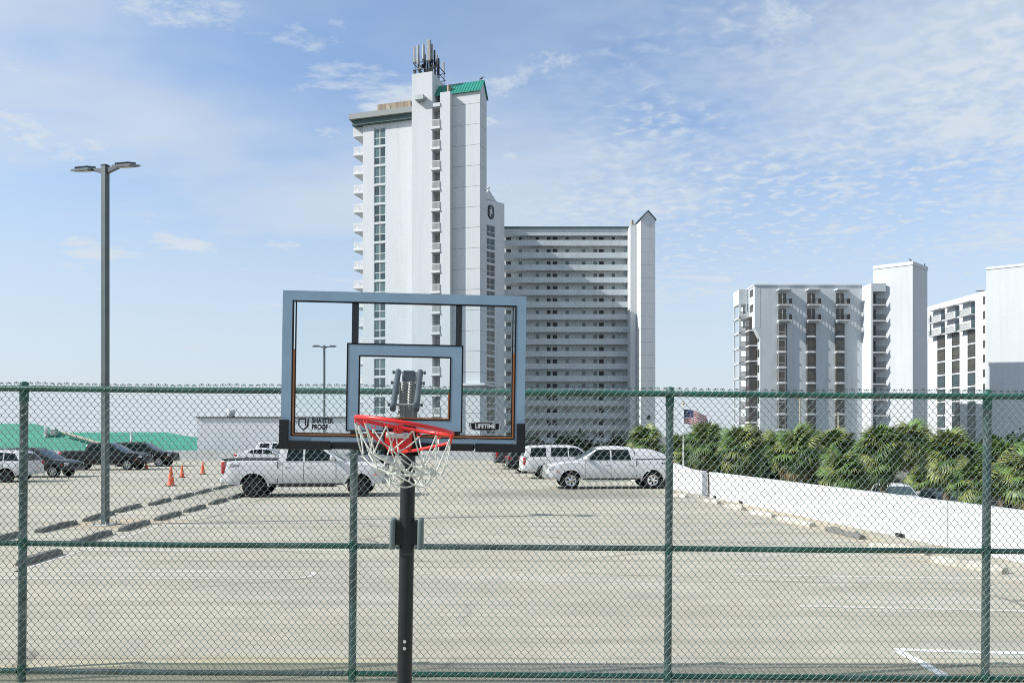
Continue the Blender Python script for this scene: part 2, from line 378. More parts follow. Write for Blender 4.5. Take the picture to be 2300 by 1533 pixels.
# concrete deck with stains, cracks and sandy tints; worn paint on it
def deck_mat(name, paint=False):
    m = bpy.data.materials.new(name); m.use_nodes = True; t = m.node_tree; b = t.nodes['Principled BSDF']
    b.inputs['Roughness'].default_value = 0.92; b.inputs['Specular IOR Level'].default_value = 0.25
    g = t.nodes.new('ShaderNodeNewGeometry'); pos = g.outputs['Position']
    def noise(scale, detail, rough=0.55, st=None, off=(0, 0, 0), dist=0):
        v = pos
        mp = t.nodes.new('ShaderNodeMapping'); mp.inputs['Location'].default_value = off
        if st: mp.inputs['Scale'].default_value = st
        t.links.new(pos, mp.inputs[0])
        n = t.nodes.new('ShaderNodeTexNoise'); n.inputs['Scale'].default_value = scale; n.inputs['Detail'].default_value = detail
        n.inputs['Roughness'].default_value = rough; n.inputs['Distortion'].default_value = dist
        t.links.new(mp.outputs[0], n.inputs['Vector']); return n.outputs[0]
    def ramp(s, a, bb, lo=0.0, hi=1.0):
        r = t.nodes.new('ShaderNodeMapRange'); t.links.new(s, r.inputs[0]); r.interpolation_type = 'SMOOTHSTEP'
        for i, v in enumerate((a, bb, lo, hi)): r.inputs[i + 1].default_value = v
        return r.outputs[0]
    def mixc(f, a, c, mode='MIX'):
        x = t.nodes.new('ShaderNodeMix'); x.data_type = 'RGBA'; x.blend_type = mode
        if isinstance(f, float): x.inputs[0].default_value = f
        else: t.links.new(f, x.inputs[0])
        for i, v in ((6, a), (7, c)):
            if isinstance(v, tuple): x.inputs[i].default_value = (*v, 1)
            else: t.links.new(v, x.inputs[i])
        return x.outputs[2]
    def math_(op, a, bb):
        n = t.nodes.new('ShaderNodeMath'); n.operation = op
        for i, v in enumerate((a, bb)):
            if isinstance(v, (int, float)): n.inputs[i].default_value = v
            else: t.links.new(v, n.inputs[i])
        return n.outputs[0]
    def blob(cx, cy, rx, ry):
        mp = t.nodes.new('ShaderNodeMapping'); mp.inputs['Location'].default_value = (-cx / rx, -cy / ry, 0)
        mp.inputs['Scale'].default_value = (1 / rx, 1 / ry, 0); t.links.new(pos, mp.inputs[0])
        l = t.nodes.new('ShaderNodeVectorMath'); l.operation = 'LENGTH'; t.links.new(mp.outputs[0], l.inputs[0])
        wob = math_('ADD', l.outputs['Value'], math_('MULTIPLY', noise(0.55, 5), 0.9))
        return ramp(wob, 0.9, 1.5, 1.0, 0.0)
    c = mixc(ramp(noise(0.35, 6), 0.3, 0.72), (0.400, 0.376, 0.300), (0.476, 0.450, 0.368))
    c = mixc(ramp(noise(2.4, 8, 0.7), 0.35, 0.75, 0.0, 0.55), c, (0.30, 0.283, 0.232))
    c = mixc(ramp(noise(0.8, 7, 0.65, (0.25, 1.4, 1), (3, 9, 0)), 0.48, 0.72, 0.0, 0.5), c, (0.29, 0.275, 0.235))
    c = mixc(ramp(noise(0.5, 5, 0.6, (0.3, 2.0, 1), (11, 2, 0)), 0.55, 0.74, 0.0, 0.6), c, (0.50, 0.49, 0.455))
    c = mixc(ramp(noise(1.0, 7, 0.7, (0.05, 1.9, 1), (1, 4, 0)), 0.46, 0.70, 0.0, 0.75), c, (0.275, 0.258, 0.212))
    c = mixc(ramp(noise(0.22, 4, 0.6, (0.5, 0.9, 1), (8, 3, 0)), 0.52, 0.66, 0.0, 0.5), c, (0.33, 0.31, 0.262))
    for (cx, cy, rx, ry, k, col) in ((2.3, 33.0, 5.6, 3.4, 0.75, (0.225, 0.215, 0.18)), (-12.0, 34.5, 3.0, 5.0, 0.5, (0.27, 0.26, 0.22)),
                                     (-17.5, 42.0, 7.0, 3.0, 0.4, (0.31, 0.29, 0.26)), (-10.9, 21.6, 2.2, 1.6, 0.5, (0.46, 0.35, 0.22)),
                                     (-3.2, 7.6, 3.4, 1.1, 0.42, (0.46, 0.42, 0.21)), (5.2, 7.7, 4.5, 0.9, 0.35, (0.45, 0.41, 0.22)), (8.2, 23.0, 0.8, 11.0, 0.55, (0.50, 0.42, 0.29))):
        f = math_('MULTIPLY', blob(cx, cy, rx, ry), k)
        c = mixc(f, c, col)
    vo = t.nodes.new('ShaderNodeTexVoronoi'); vo.feature = 'DISTANCE_TO_EDGE'; vo.inputs['Scale'].default_value = 0.28
    mpv = t.nodes.new('ShaderNodeMapping'); mpv.inputs['Scale'].default_value = (0.55, 1, 1); t.links.new(pos, mpv.inputs[0])
    nd = t.nodes.new('ShaderNodeTexNoise'); nd.inputs['Scale'].default_value = 1.2; nd.inputs['Detail'].default_value = 5; t.links.new(pos, nd.inputs['Vector'])
    ad = t.nodes.new('ShaderNodeMix'); ad.data_type = 'VECTOR'; ad.inputs[0].default_value = 0.25
    t.links.new(mpv.outputs[0], ad.inputs[4]); t.links.new(nd.outputs[1], ad.inputs[5]); t.links.new(ad.outputs[1], vo.inputs['Vector'])
    crack = math_('MULTIPLY', ramp(vo.outputs['Distance'], 0.0, 0.009, 1.0, 0.0), ramp(noise(0.35, 3, 0.5, None, (5, 5, 0)), 0.46, 0.58, 0.0, 0.75))
    c = mixc(crack, c, (0.15, 0.14, 0.12))
    c = mixc(ramp(noise(9.0, 4, 0.6, None, (2, 1, 0)), 0.72, 0.78, 0.0, 0.5), c, (0.20, 0.19, 0.17))
    oi = t.nodes.new('ShaderNodeObjectInfo')
    c = mixc(1.0, c, mixc(oi.outputs['Random'], (0.90, 0.905, 0.90), (0.985, 0.985, 0.975)), 'MULTIPLY')
    if paint:
        wv = ramp(noise(3.0, 8, 0.75, (0.7, 1.5, 1)), 0.30, 0.56, 0.25 * paint, 0.95 * paint)
        c = mixc(wv, c, (0.72, 0.72, 0.72))
    t.links.new(c, b.inputs['Base Color'])
    bp = t.nodes.new('ShaderNodeBump'); bp.inputs['Strength'].default_value = 0.35; bp.inputs['Distance'].default_value = 0.01
    t.links.new(noise(35, 6, 0.7), bp.inputs['Height']); t.links.new(bp.outputs[0], b.inputs['Normal'])
    return m
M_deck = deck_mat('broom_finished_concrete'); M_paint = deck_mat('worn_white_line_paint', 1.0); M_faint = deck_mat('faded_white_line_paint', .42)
M_joint = mat('dark_joint_filler', (0.10, 0.10, 0.09), 0.95)  # dark colour of the base slab showing in the joints between deck panels
M_ground = mat('sandy_asphalt', (0.13, 0.13, 0.12), 0.95, var=0.35, scale=0.08, dirt=(0.07, 0.09, 0.045), dscale=0.05)

# ================================================================== SETTING
GZ = -2.2
ground = obj('ground', mesh('ground', [(-6000, -300, GZ), (6000, -300, GZ), (6000, 8500, GZ), (-6000, 8500, GZ)], [(0, 1, 2, 3)]), M_ground)
tag(ground, kind='structure')
def xw(Y): return 9.72 - 0.1126 * (Y - 14.8)           # line of the right-hand parapet
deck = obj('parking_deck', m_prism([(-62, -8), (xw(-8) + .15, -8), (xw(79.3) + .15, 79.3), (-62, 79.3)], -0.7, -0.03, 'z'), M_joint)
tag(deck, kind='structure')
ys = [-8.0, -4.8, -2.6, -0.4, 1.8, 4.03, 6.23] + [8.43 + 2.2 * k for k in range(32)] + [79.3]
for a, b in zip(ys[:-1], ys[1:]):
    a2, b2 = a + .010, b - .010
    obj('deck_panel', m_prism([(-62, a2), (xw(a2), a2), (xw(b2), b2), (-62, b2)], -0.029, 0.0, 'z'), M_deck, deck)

def paint_line(pts, wd, mt=None):
    pts = [Vector((p.x, p.y, 0.0)) for p in pts]; V, Fc = [], []
    for i, p in enumerate(pts):
        a = pts[max(i - 1, 0)]; b = pts[min(i + 1, len(pts) - 1)]
        d = (b - a).normalized(); s = Vector((-d.y, d.x, 0)) * wd / 2
        V += [p + s + Vector((0, 0, .004)), p - s + Vector((0, 0, .004))]
        if i: Fc.append((2 * i - 2, 2 * i - 1, 2 * i + 1, 2 * i))
    obj('painted_line', mesh('painted_line', V, Fc), mt or M_faint, deck)
# stalls on the left: hairpin lines running out of the double row of wheel stops
for yc, dpx, x0, x1 in ((1290.5, 8, -90, 688), (1231, 5, 150, 800), (1176, 3.2, 345, 905)):
    A, B = G(x0, yc - dpx), G(x1 - 26, yc - dpx); C_, D_ = G(x0 - 30, yc + dpx), G(x1 - 26, yc + dpx)
    arc = []
    mid = (B + D_) / 2; r = (B - D_).length / 2
    for k in range(1, 8):
        th = pi / 2 - pi * k / 8
        arc.append(mid + Vector((r * 0.9 * cos(th), r * sin(th), 0)))
    paint_line([A, B] + arc + [D_, C_], 0.10)
# centre line of the double row
paint_line([G(30, 1285), G(250, 1214), G(480, 1142), G(640, 1090)], 0.10)
# stall lines on the right
for (x0, y0), (x1, y1) in (((1793, 1360), (2330, 1372)), ((1650, 1289), (2330, 1301)), ((1552, 1241), (2110, 1251)), ((1480, 1210), (1950, 1217)), ((1418, 1182), (1850, 1188))):
    paint_line([G(x0, y0), G(x1, y1)], 0.10)
paint_line([G(2012, 1458), G(2340, 1467)], 0.11, M_paint)
paint_line([G(2016, 1461), G(2075, 1490), G(2160, 1540), G(2270, 1610)], 0.12, M_paint)

# --- right-hand parapet wall
def wallpt(Y, off=0.0): return Vector((xw(Y) + off, Y, 0))
rw = thing('parapet_wall', 'long white painted parapet wall along the right edge of the parking deck', 'wall')
def wall_piece(Y0, Y1, z0, z1, th=0.22):
    V = []
    for Y, zt in ((Y0, z0), (Y1, z1)):
        for off in (0.0, th):
            for z in (GZ, zt): V.append((xw(Y) + off, Y, z))
    Fc = [(0, 1, 3, 2), (4, 6, 7, 5), (0, 4, 5, 1), (2, 3, 7, 6), (0, 2, 6, 4), (1, 5, 7, 3)]
    return obj('wall_panel', mesh('wall', V, Fc), M_wallpaint, rw)
cuts = [-8, 2.0, 9.6, 16.95, 25.35, 31.15]
for a, b in zip(cuts[:-1], cuts[1:]): wall_piece(a + .012, b - .012, 0.985, 0.985)
wall_piece(31.95, 33.4, 0.985, 0.985); wall_piece(33.41, 36.0, 0.985, 1.19); wall_piece(36.01, 38.5, 1.19, 1.32)
wall_piece(38.51, 60.0, 1.32, 1.32); wall_piece(60.02, 79.2, 1.32, 1.32)
for px, py in ((1652, 1079), (1790, 1130), (1988, 1205), (2001, 1206), (2288, 1268)):
    g = G(px, py + 62 * 0 + 2) if py < 1100 else G(px, py)
    Y = min(max(g.y, 9), 30.5); 
    obj('drain_scupper', m_box(xw(Y) - .035, xw(Y) + .05, Y - .14, Y + .14, 0.012, 0.09), M_dark, rw)

# --- gate at the stair opening
gt = thing('stair_gate', 'white metal gate with thin bars at the gap in the parapet wall', 'gate', (0, 0, 0))
gp = G(1566, 1116)
def rod(a, b, r, mt, parent, name): return obj(name, m_tube([a, b], r, 8), mt, parent)
g0 = Vector((7.42, 31.0, 0)); g1 = Vector((8.0, 31.2, 0))
up = lambda v, z: Vector((v.x, v.y, z))
rod(up(g0, 0), up(g0, .98), .022, M_rail_w, gt, 'post'); obj('post', m_box(7.90, 8.02, 31.05, 31.2, 0, .95, .01), M_rail_w, gt)
rod(up(g0, .92), up(g1, .92), .018, M_rail_w, gt, 'rail'); rod(up(g0, .12), up(g1, .12), .014, M_rail_w, gt, 'rail')
for k in (1, 2): rod(up(g0.lerp(g1, k / 3), .12), up(g0.lerp(g1, k / 3), .92), .008, M_rail_w, gt, 'bar')
for k in range(5):
    q = Vector((8.05 + .05 * k, 31.2 + .18 * k, 0)); rod(up(q, .05), up(q, .72 - .07 * k), .010, M_rail_w, gt, 'bar')
rod(Vector((8.02, 31.15, .86)), Vector((8.32, 32.0, .42)), .02, M_rail_w, gt, 'handrail')

# --- far parapet
fw = thing('parapet_wall', 'low white parapet wall across the far end of the parking deck', 'wall')
for k in range(9):
    x0 = -60 + k * 7.0
    obj('wall_panel', m_box(x0, min(x0 + 6.98, xw(79.2)), 79.0, 79.22, GZ, 1.0), M_wallpaint, fw)

# ================================================================== BUILDINGS
FLOOR = 2.8
# ---- near condo tower, local x = along its front (right), y = into the building
TC = Vector((-4.34, 105.5, 0)); TA = -radians(16.26); TU = Vector((cos(TA), sin(TA), 0)); TW = Vector((-sin(TA), cos(TA), 0))
def tu(px, wd=0.0):
    """distance along the tower's front of the photo column px, on the plane set back by wd"""
    o = TC + TW * wd; k = (px - PX0) / F
    return (k * o.y - o.x) / (TU.x - k * TU.y)
def tz(px, py, wd=0.0):
    p = TC + TW * wd + TU * tu(px, wd)
    return CH + (HOR - py) / F * p.y
tower = thing('condo_tower', 'tall white condo tower with window column and antennas on top', 'building', TC, (0, 0, TA))
def tp(name, me, mt, parent=None, loc=None, rot=None): return obj(name, me, mt, parent or tower, loc, rot)
SB = 3.5                                            # set-back of the window wing
u0, u1 = tu(815, SB), tu(925, -1.0)
wc0, wc1 = tu(839.5, SB), tu(866, SB)               # window column
zt_w = tz(852, 287, SB)                             # head of the top window
ztop = tz(815, 283, SB)
nwin = 18
# wing wall with real openings
xs = [u0, wc0, wc1, u1]; zs = [GZ]; fz = []
for k in reversed(range(nwin)):
    zh = zt_w - FLOOR * k; zl = zh - 2.55
    if zl < GZ + .3: continue
    zs += [zl, zh]; fz += [True, False]
zs.append(ztop); fz.append(True)
tp('wing_wall', m_grid(xs, zs, lambda i, j: i != 1 or fz[j], SB, SB + 0.35), M_white)
tp('wing_core', m_box(u0 + .02, u1 - .02, SB + .9, SB + 13, GZ, ztop - .02), M_white)
tp('wing_side_wall', m_box(u0, u0 + .3, SB + .35, SB + 12.9, GZ, ztop - .01), M_white)
cw = (wc1 - wc0)
me_wf = m_frame(0, cw, 0, 2.55, .09, SB + .10, SB + .22, (cw / 2,), (1.08,), .12)
pw = cw / 2 - .15
me_p1 = m_box(0, pw, SB + .15, SB + .17, 0, .93); me_p2 = m_box(0, pw, SB + .15, SB + .17, 0, 1.32)
for k in range(nwin):
    zl = zt_w - FLOOR * k - 2.55
    if zl < GZ + .3: continue
    wf = tp('window', me_wf, M_slab, loc=(wc0, 0, zl))
    for a in (0, 1):
        for b, mp_ in ((0, me_p1), (1, me_p2)):
            g = M_curtain if random.random() < .45 else M_glass
            obj('pane', mp_, g, wf, (.09 + a * (pw + .12), 0, .09 if b == 0 else 1.14))
# roof overhang
tp('roof_fascia', m_box(tu(783, SB - 1.0), u1 + .1, SB - 1.0, SB + 14, ztop + .75, ztop + 1.55), M_grey)
tp('roof_soffit', m_box(tu(790, SB - .6), u1 + .05, SB - .6, SB + 13.6, ztop + .02, ztop + .74), M_dgreen)
pb0, pb1 = tu(848, SB + 4), tu(922, SB + 4)
zpb = tz(880, 231, SB + 4)
tp('rooftop_shed', m_box(pb0, pb1, SB + 4, SB + 9, ztop + 1.5, zpb), M_rust)
tp('shed_panel', m_box(pb0 + 1.5, pb0 + 2.1, SB + 3.95, SB + 4, ztop + 2.1, zpb - .4), M_tan)
tp('lightning_rod', m_tube([(pb0 + 3.6, SB + 4.2, zpb), (pb0 + 3.6, SB + 4.2, zpb + 1.3)], .04, 6), M_galv)
# gulf-side balconies sticking out to the left
bl = tu(790.5, SB)
me_bs = m_box(bl, u0 - .01, SB + .3, SB + 11, -.13, .13)
me_br = m_railing(bl + .1, u0 - .02, .14, 1.12, SB + .36, SB + .40, 16, .035, .07)
me_br2 = m_railing(SB + .42, SB + 10.8, .14, 1.12, -.02, .02, 60, .035, .07)
for v in me_br2.vertices: v.co = Vector((bl + .12 + v.co.y, v.co.x, v.co.z))
for k in range(nwin):
    zf = tz(800, 303, SB) - FLOOR * k
    if zf < GZ + 1: break
    s = tp('balcony', me_bs, M_slab, loc=(0, 0, zf))
    if k:
        obj('railing', me_br, M_rail_w, s); obj('railing', me_br2, M_rail_w, s)
tp('balcony_top_beam', m_box(bl, u0 - .01, SB + .3, SB + 11, tz(800, 303, SB) + .13, ztop), M_white)
me_chair = m_grid([0, .06, .44, .5], [0, .38, .44, .8, .86], lambda i, j: i != 1 or j in (1, 3), 0, .05)
for k in (1, 4, 5, 6, 8, 9, 11): tp('balcony_chair', me_chair, M_galv, loc=(bl + .5 + .1 * (k % 3), SB + 1.2 + .3 * (k % 4), tz(800, 303, SB) - FLOOR * k + .13))
# stair shaft with antennas
s0, s1 = u1, tu(971, -1.0)
zs_top = tz(948, 163.5, -1.0)
tp('stair_shaft', m_box(s0, s1, -1.0, 4.0, GZ, zs_top), M_white)
au = (tu(936, -1), tu(956, -1)); az_ = tz(946, 223, -1)
tp('air_unit', m_box(au[0], au[1], -1.75, -1.0, az_ - .35, az_ + .35, .06), M_galv)
# balcony column beside the shaft
b0, b1 = s1, tu(988.5, -1.0)
tp('recess_wall', m_box(b0 + .01, b1 - .01, .75, 2.8, GZ, tz(980, 238, .7)), M_white)
tp('recess_cap', m_box(b0 - .25, b1 - .005, -1.12, .74, tz(980, 240, -1), tz(980, 240, -1) + .5), M_white)
me_sl = m_box(b0 - .22, b1 - .005, -1.15, .74, -.12, .12)
me_r = m_railing(b0 - .12, b1 - .02, .13, 1.15, -1.10, -1.05, 9, .05, .08)
me_d = m_box(0, .62, .69, .75, .13, 2.2)
zb0 = tz(980, 80 + 800 / 3.832, -1.0)
for k in range(20):
    zf = tz(980, 80 + 796 / 3.832, -1.0) - FLOOR * k
    if zf < GZ + .5: break
    s = tp('balcony_slab', me_sl, M_slab, loc=(0, 0, zf)); obj('railing', me_r, M_rail_w, s)
    obj('door', me_d, M_door, s, (b1 - .66, 0, 0))
# pier with flue, and gabled end slab
p0, p1 = b1, tu(1011, -1.0)
zp = tz(1000, 206.5, -1.0)
tp('pier', m_box(p0, p1, -1.0, 2.5, GZ, zp), M_white)
tp('flue_pipe', m_lathe([(.30, zp - .01), (.30, zp + 1.25), (.33, zp + 1.27), (.33, zp + 1.36), (.05, zp + 1.37)], 16), M_rust, loc=((p0 + p1) / 2 + .1, .2, 0))
ze = tz(1078, 204, 0); g0_ = tu(972, 0)
nj = 19
zj = [GZ] + [z for z in (ze - 1.6 - FLOOR * k for k in reversed(range(nj))) if z > GZ + .5] + [ze]
for a, b in zip(zj[:-1], zj[1:]):
    tp('wall_course', m_box(p1 - .3, 0, 0, 2.9, a + .022, b - .022), M_white)
tp('wall_core', m_box(p1 - .28, -.03, .03, 2.87, GZ, ze - .03), M_grey)
tp('gable_wall', m_prism([(0, ze + .001), (2.9, ze + .001), (1.45, ze + 1.75)], p1 - .3, 0, 'x'), M_white)
me_seam = m_box(-.03, .03, 0, 1, -.035, .035)
roof = tp('green_roof', m_prism([(-.25, ze - .05), (1.45, ze + 1.95), (3.15, ze - .05), (3.15, ze + .07), (1.45, ze + 2.07), (-.25, ze + .07)], g0_, .18, 'x'), M_green)
sl_len = sqrt(1.7 ** 2 + 2.0 ** 2); sl_a = atan2(2.0, 1.7)
for k in range(17):
    obj('roof_seam', me_seam, M_green, roof, (g0_ + .1 + k * (0 - g0_) / 16.5, -.25, ze + .08), (sl_a, 0, 0), (1, sl_len, 1))
# low podium roof around the foot of the tower
zpd = tz(1040, 859, -2)
tp('canopy_eave', m_box(p1 - .2, .9, -.75, 3.6, zpd - .26, zpd), M_slab)

# antennas on the shaft
at = thing('cell_antennas', 'cluster of upright grey panel antennas on top of the tallest shaft', 'antennas', TC + TU * s0 + Vector((0, 0, zs_top)), (0, 0, TA))
sw = s1 - s0
def ant(x, y, z0, z1, r, mt=M_ant, sq=False):
    a = obj('antenna_panel', m_box(-r, r, -r * .7, r * .7, z0, z1, r * .3) if sq else m_lathe([(r * .6, z0 - .03), (r, z0), (r, z1 - .1), (r * .7, z1)], 12), mt, at, (x, y, 0))
    obj('mount_pipe', m_tube([(x, y + r + .12, 0), (x, y + r + .12, z1 - .3)], .05, 6), M_dark, at)
k_ = 108.5 / F
for px, ya, yb, r, sq in ((929.5, 115, 149, .13, True), (938, 112, 154.5, .19, False), (950, 112, 145, .17, False), (962.5, 104, 151, .28, True), (977.5, 110, 150, .17, False), (983, 121, 150, .14, True), (990, 122, 146, .15, True)):
    yy = .3 if px < 970 else 2.0
    x = (px - 925.5) / 46 * sw if px < 970 else sw - .4 + (px - 977) * .02
    yy = -.75 if px < 970 else (-.4 + (px - 977) * .30)
    ant(x, yy, (HOR - yb) * k_ + CH - zs_top, (HOR - ya) * k_ + CH - zs_top, r, M_ant, sq)
for i, (px, ya) in enumerate(((933, 122), (945, 124), (955, 122), (969, 120), (973, 126), (986, 124))):
    ant((px - 925.5) / 46 * sw if px < 972 else sw - .3, .2 + .35 * (i % 3) if px < 972 else .6 + i * .3, .9, (HOR - ya) * k_ + CH - zs_top, .12, M_dark, True)
for i in range(5):
    ant(.4 + i * .55, 1.0 + .3 * (i % 2), .5, 2.1 + .25 * (i % 3), .13, M_dark, True)
for zz_ in (.7, 1.7):
    obj('mount_ring', m_tube([(-.0, -.55, zz_), (sw, -.55, zz_), (sw + .1, 3.6, zz_), (.2, 3.6, zz_)], .06, 6, True), M_dark, at)
for i in range(14):
    obj('radio_box', m_box(-.16, .16, -.12, .12, 0, .5, .02), M_grey if i % 2 else M_dark, at, (.25 + (i % 7) * .42, -.5 + .45 * (i % 3), .25 + .55 * (i % 4)))

# ---- rear condo block
blk = thing('condo_block', 'wide white condo block with stacked balcony floors, emblem wall and gabled end', 'building')
BY, BX0, BX1 = 177.0, -1.9, 26.75
zr = CH + (HOR - 513) / F * BY
obj('main_core', m_box(BX0, BX1, BY + 1.7, BY + 14, GZ, zr), mat('corridor_paint', (.58, .63, .635), .85, var=.08, scale=.4), blk)
obj('cornice', m_box(BX0, BX1, BY - .25, BY + 14.2, zr + .01, zr + .38), M_dgreen, blk)
obj('roof_band', m_box(BX0, BX1, BY, BY + 1.65, zr - 1.6, zr), M_white2, blk)
zf0 = CH + (HOR - 551.5) / F * BY                 # foot of the top balcony front
me_pp = m_box(BX0, BX1, BY, BY + .18, 0, 1.27); me_fs = m_box(BX0, BX1, BY + .18, BY + 1.7, 0, .2)
wins = [(180, 218), (270, 297), (392, 418), (472, 502), (513, 550), (605, 632), (725, 752), (806, 834), (846, 883), (937, 963), (1058, 1075)]
wmesh = {}
for k in range(19):
    z = zf0 - FLOOR * k
    if z < GZ + .5: break
    pz = obj('balcony_front', me_pp, M_white2, blk, (0, 0, z)); obj('floor_slab', me_fs, M_slab, pz)
    for i, (a, b) in enumerate(wins):
        xa, xb = ((1080 + q / 3.193 - PX0) / F * (BY + 1.7) for q in (a, b))
        ww = round(xb - xa, 2)
        big = ww > .95
        key = (ww, big)
        if key not in wmesh: wmesh[key] = (m_frame(0, ww, 0, 2.05 if big else 1.0, .05, -.05, .02), m_box(.04, ww - .04, -.02, .0, .04, (2.05 if big else 1.0) - .04))
        zz_ = .38 if big else 1.42
        wf = obj('window', wmesh[key][0], M_rail_w, blk, (xa, BY + 1.7, z + zz_))
        obj('pane', wmesh[key][1], M_door if big else (M_glass if (i * 7 + k * 3) % 5 else M_curtain), wf)
# wing that carries the emblem: its face recedes to the right
E0, E1 = Vector((-7.0, 163.6, 0)), Vector((-1.65, 168.8, 0))
EA = atan2(E1.y - E0.y, E1.x - E0.x); EU = (E1 - E0).normalized(); EL_ = (E1 - E0).length
wing = thing('emblem_wing', None, None, E0, (0, 0, EA), parent=blk)
def eu(px):
    k = (px - PX0) / F
    return (k * E0.y - E0.x) / (EU.x - k * EU.y)
def ez(px, py): return CH + (HOR - py) / F * (E0 + EU * eu(px)).y
zq = ez(1133, 457.5); zg = ez(1098, 425)
# solid face with the window column cut out, and the gable above
c0, c1 = eu(1093.2), eu(1112)
zs = [GZ]; fz = []
zt2 = ez(1103, 506); FL2 = 2.8
for k in reversed(range(19)):
    zh = zt2 - FL2 * k; zl = zh - 2.45
    if zl < GZ + .3: continue
    zs += [zl, zh]; fz += [True, False]
zs.append(zq); fz.append(True)
obj('wing_wall', m_grid([0, c0, c1, EL_], zs, lambda i, j: i != 1 or fz[j], 0, .3), M_white, wing)
obj('wing_gable', m_prism([(eu(1093) - 1.2, zq + .002), (eu(1115.5), zq + .002), (eu(1115.5), ez(1115.5, 452.5)), (eu(1098), zg), (eu(1093), ez(1093, 433)), (eu(1093) - 1.2, ez(1093, 433) - 1.6)], 0, .3, 'y'), M_white, wing)
obj('wing_core', m_prism([(0.02, .32), (EL_ - .02, .32), (EL_ + 5.4, 6.3), (3, 9.5)], GZ, zq - .03, 'z'), M_white, wing)
cw2 = c1 - c0
me_wf = m_frame(0, cw2, 0, 2.45, .07, .08, .18, (cw2 * .42,), (1.0,), .1)
me_wg = m_box(.04, cw2 - .04, .125, .145, .04, 2.41)
for k in range(19):
    zl = zt2 - FL2 * k - 2.45
    if zl < GZ + .3: continue
    wf = obj('window', me_wf, M_rail_w, wing, (c0, 0, zl))
    obj('window_glass', me_wg, M_glass_b if k > 1 else M_glass, wing, (c0, 0, zl))
# emblem: dark capsule plate with a pale bird-like figure
ex, ezc = (eu(1095.5) + eu(1109)) / 2, ez(1102, 476)
ew, eh = (eu(1109) - eu(1095.5)) / 2, 1.52
def capsule(w_, h_, n=12):
    return [(w_ * cos(a), (h_ - w_) + w_ * sin(a)) for a in [pi * i / n for i in range(n + 1)]] + [(w_ * cos(a), -(h_ - w_) + w_ * sin(a)) for a in [pi + pi * i / n for i in range(n + 1)]]
obj('emblem_border', m_prism(capsule(ew, eh), -.10, -.002, 'y'), M_black, wing, (ex, 0, ezc))
obj('emblem_plate', m_prism(capsule(ew * .82, eh - ew * .18), -.12, -.101, 'y'), mat('emblem_slate', (.07, .09, .10), .6), wing, (ex, 0, ezc))
fig = [(-.02, .90), (.16, .95), (.24, .70), (.30, .45), (.30, .15), (.12, .02), (.32, -.02), (.56, -.12), (.40, -.25), (.18, -.22), (-.05, -.42), (-.18, -.72), (-.40, -.86), (-.30, -.60), (-.22, -.30), (-.30, -.12), (-.38, .10), (-.34, .34), (-.10, .42), (.08, .50), (.10, .70)]
obj('emblem_figure', m_prism([(x * ew * 1.05, z * eh * .78) for x, z in fig], -.14, -.121, 'y'), mat('emblem_white', (.5, .52, .53), .6), wing, (ex, 0, ezc))
# gabled stair pillar at the right end
q0, q1 = 26.3, 27.5
zpl = CH + (HOR - 505) / F * 173
obj('stair_wall', m_box(q0, q1, 173, BY + 8, GZ, zpl), M_white, blk)
obj('flue_pipe', m_lathe([(.3, zpl - .02), (.3, zpl + 1.3), (.05, zpl + 1.31)], 14), M_rust, blk, (26.85, 174, 0))
pil = thing('gabled_pillar', None, None, (28.05, 169.7, 0), (0, 0, radians(7.0)), parent=blk)
zev = CH + (HOR - 492) / F * 169.7
zjj = [GZ + FLOOR * k for k in range(100) if GZ + FLOOR * k < zev - 1] + [zev]
for a, b in zip(zjj[:-1], zjj[1:]): obj('wall_course', m_box(0, 3.25, 0, 7.0, a + .02, b - .02), M_white, pil)
obj('wall_core', m_box(.03, 3.22, .03, 6.97, GZ, zev - .03), M_grey, pil)
obj('gable', m_prism([(0, zev + .001), (3.25, zev + .001), (1.62, zev + 1.75)], 0, 7.0, 'y'), M_white, pil)
obj('roof', m_prism([(-.25, zev - .12), (1.62, zev + 1.85), (3.5, zev - .12), (3.5, zev + .03), (1.62, zev + 2.0), (-.25, zev + .03)], -.2, 7.1, 'y'), M_dgreen, pil)
for z in (6.2, 3.4): obj('vent_window', m_box(1.3, 2.1, -.03, .0, z, z + .9), M_door, pil)

# ---- right-hand condo building
r1 = thing('condo_building', 'mid-rise white condo with dark bay windows and a tall blank shaft on its right', 'building')
RY = 141.0
def rx(px, Y=RY): return (px - PX0) / F * Y
def rz(py, Y=RY): return CH + (HOR - py) / F * Y
ra, rb, rtop = rx(1695), rx(1936), rz(641)
zov = rz(735)                                          # underside of the two overhanging top floors
obj('main_wall', m_box(ra + 1.0, rb, RY, RY + 12, GZ, rtop - .02), M_white2, r1)
obj('corner_bay', m_box(ra - .0, ra + 1.0, RY - .02, RY + 7.2, zov, rtop), M_white2, r1)
obj('sloped_soffit', m_prism([(ra, zov - .002), (ra + 1.0, zov - .002), (ra + 1.0, zov - 2.0)], RY, RY + 4.0, 'y'), M_white2, r1)
obj('roof_edge', m_box(ra - .1, rb + .1, RY - .15, RY + 12, rtop + .002, rtop + .25), M_slab, r1)
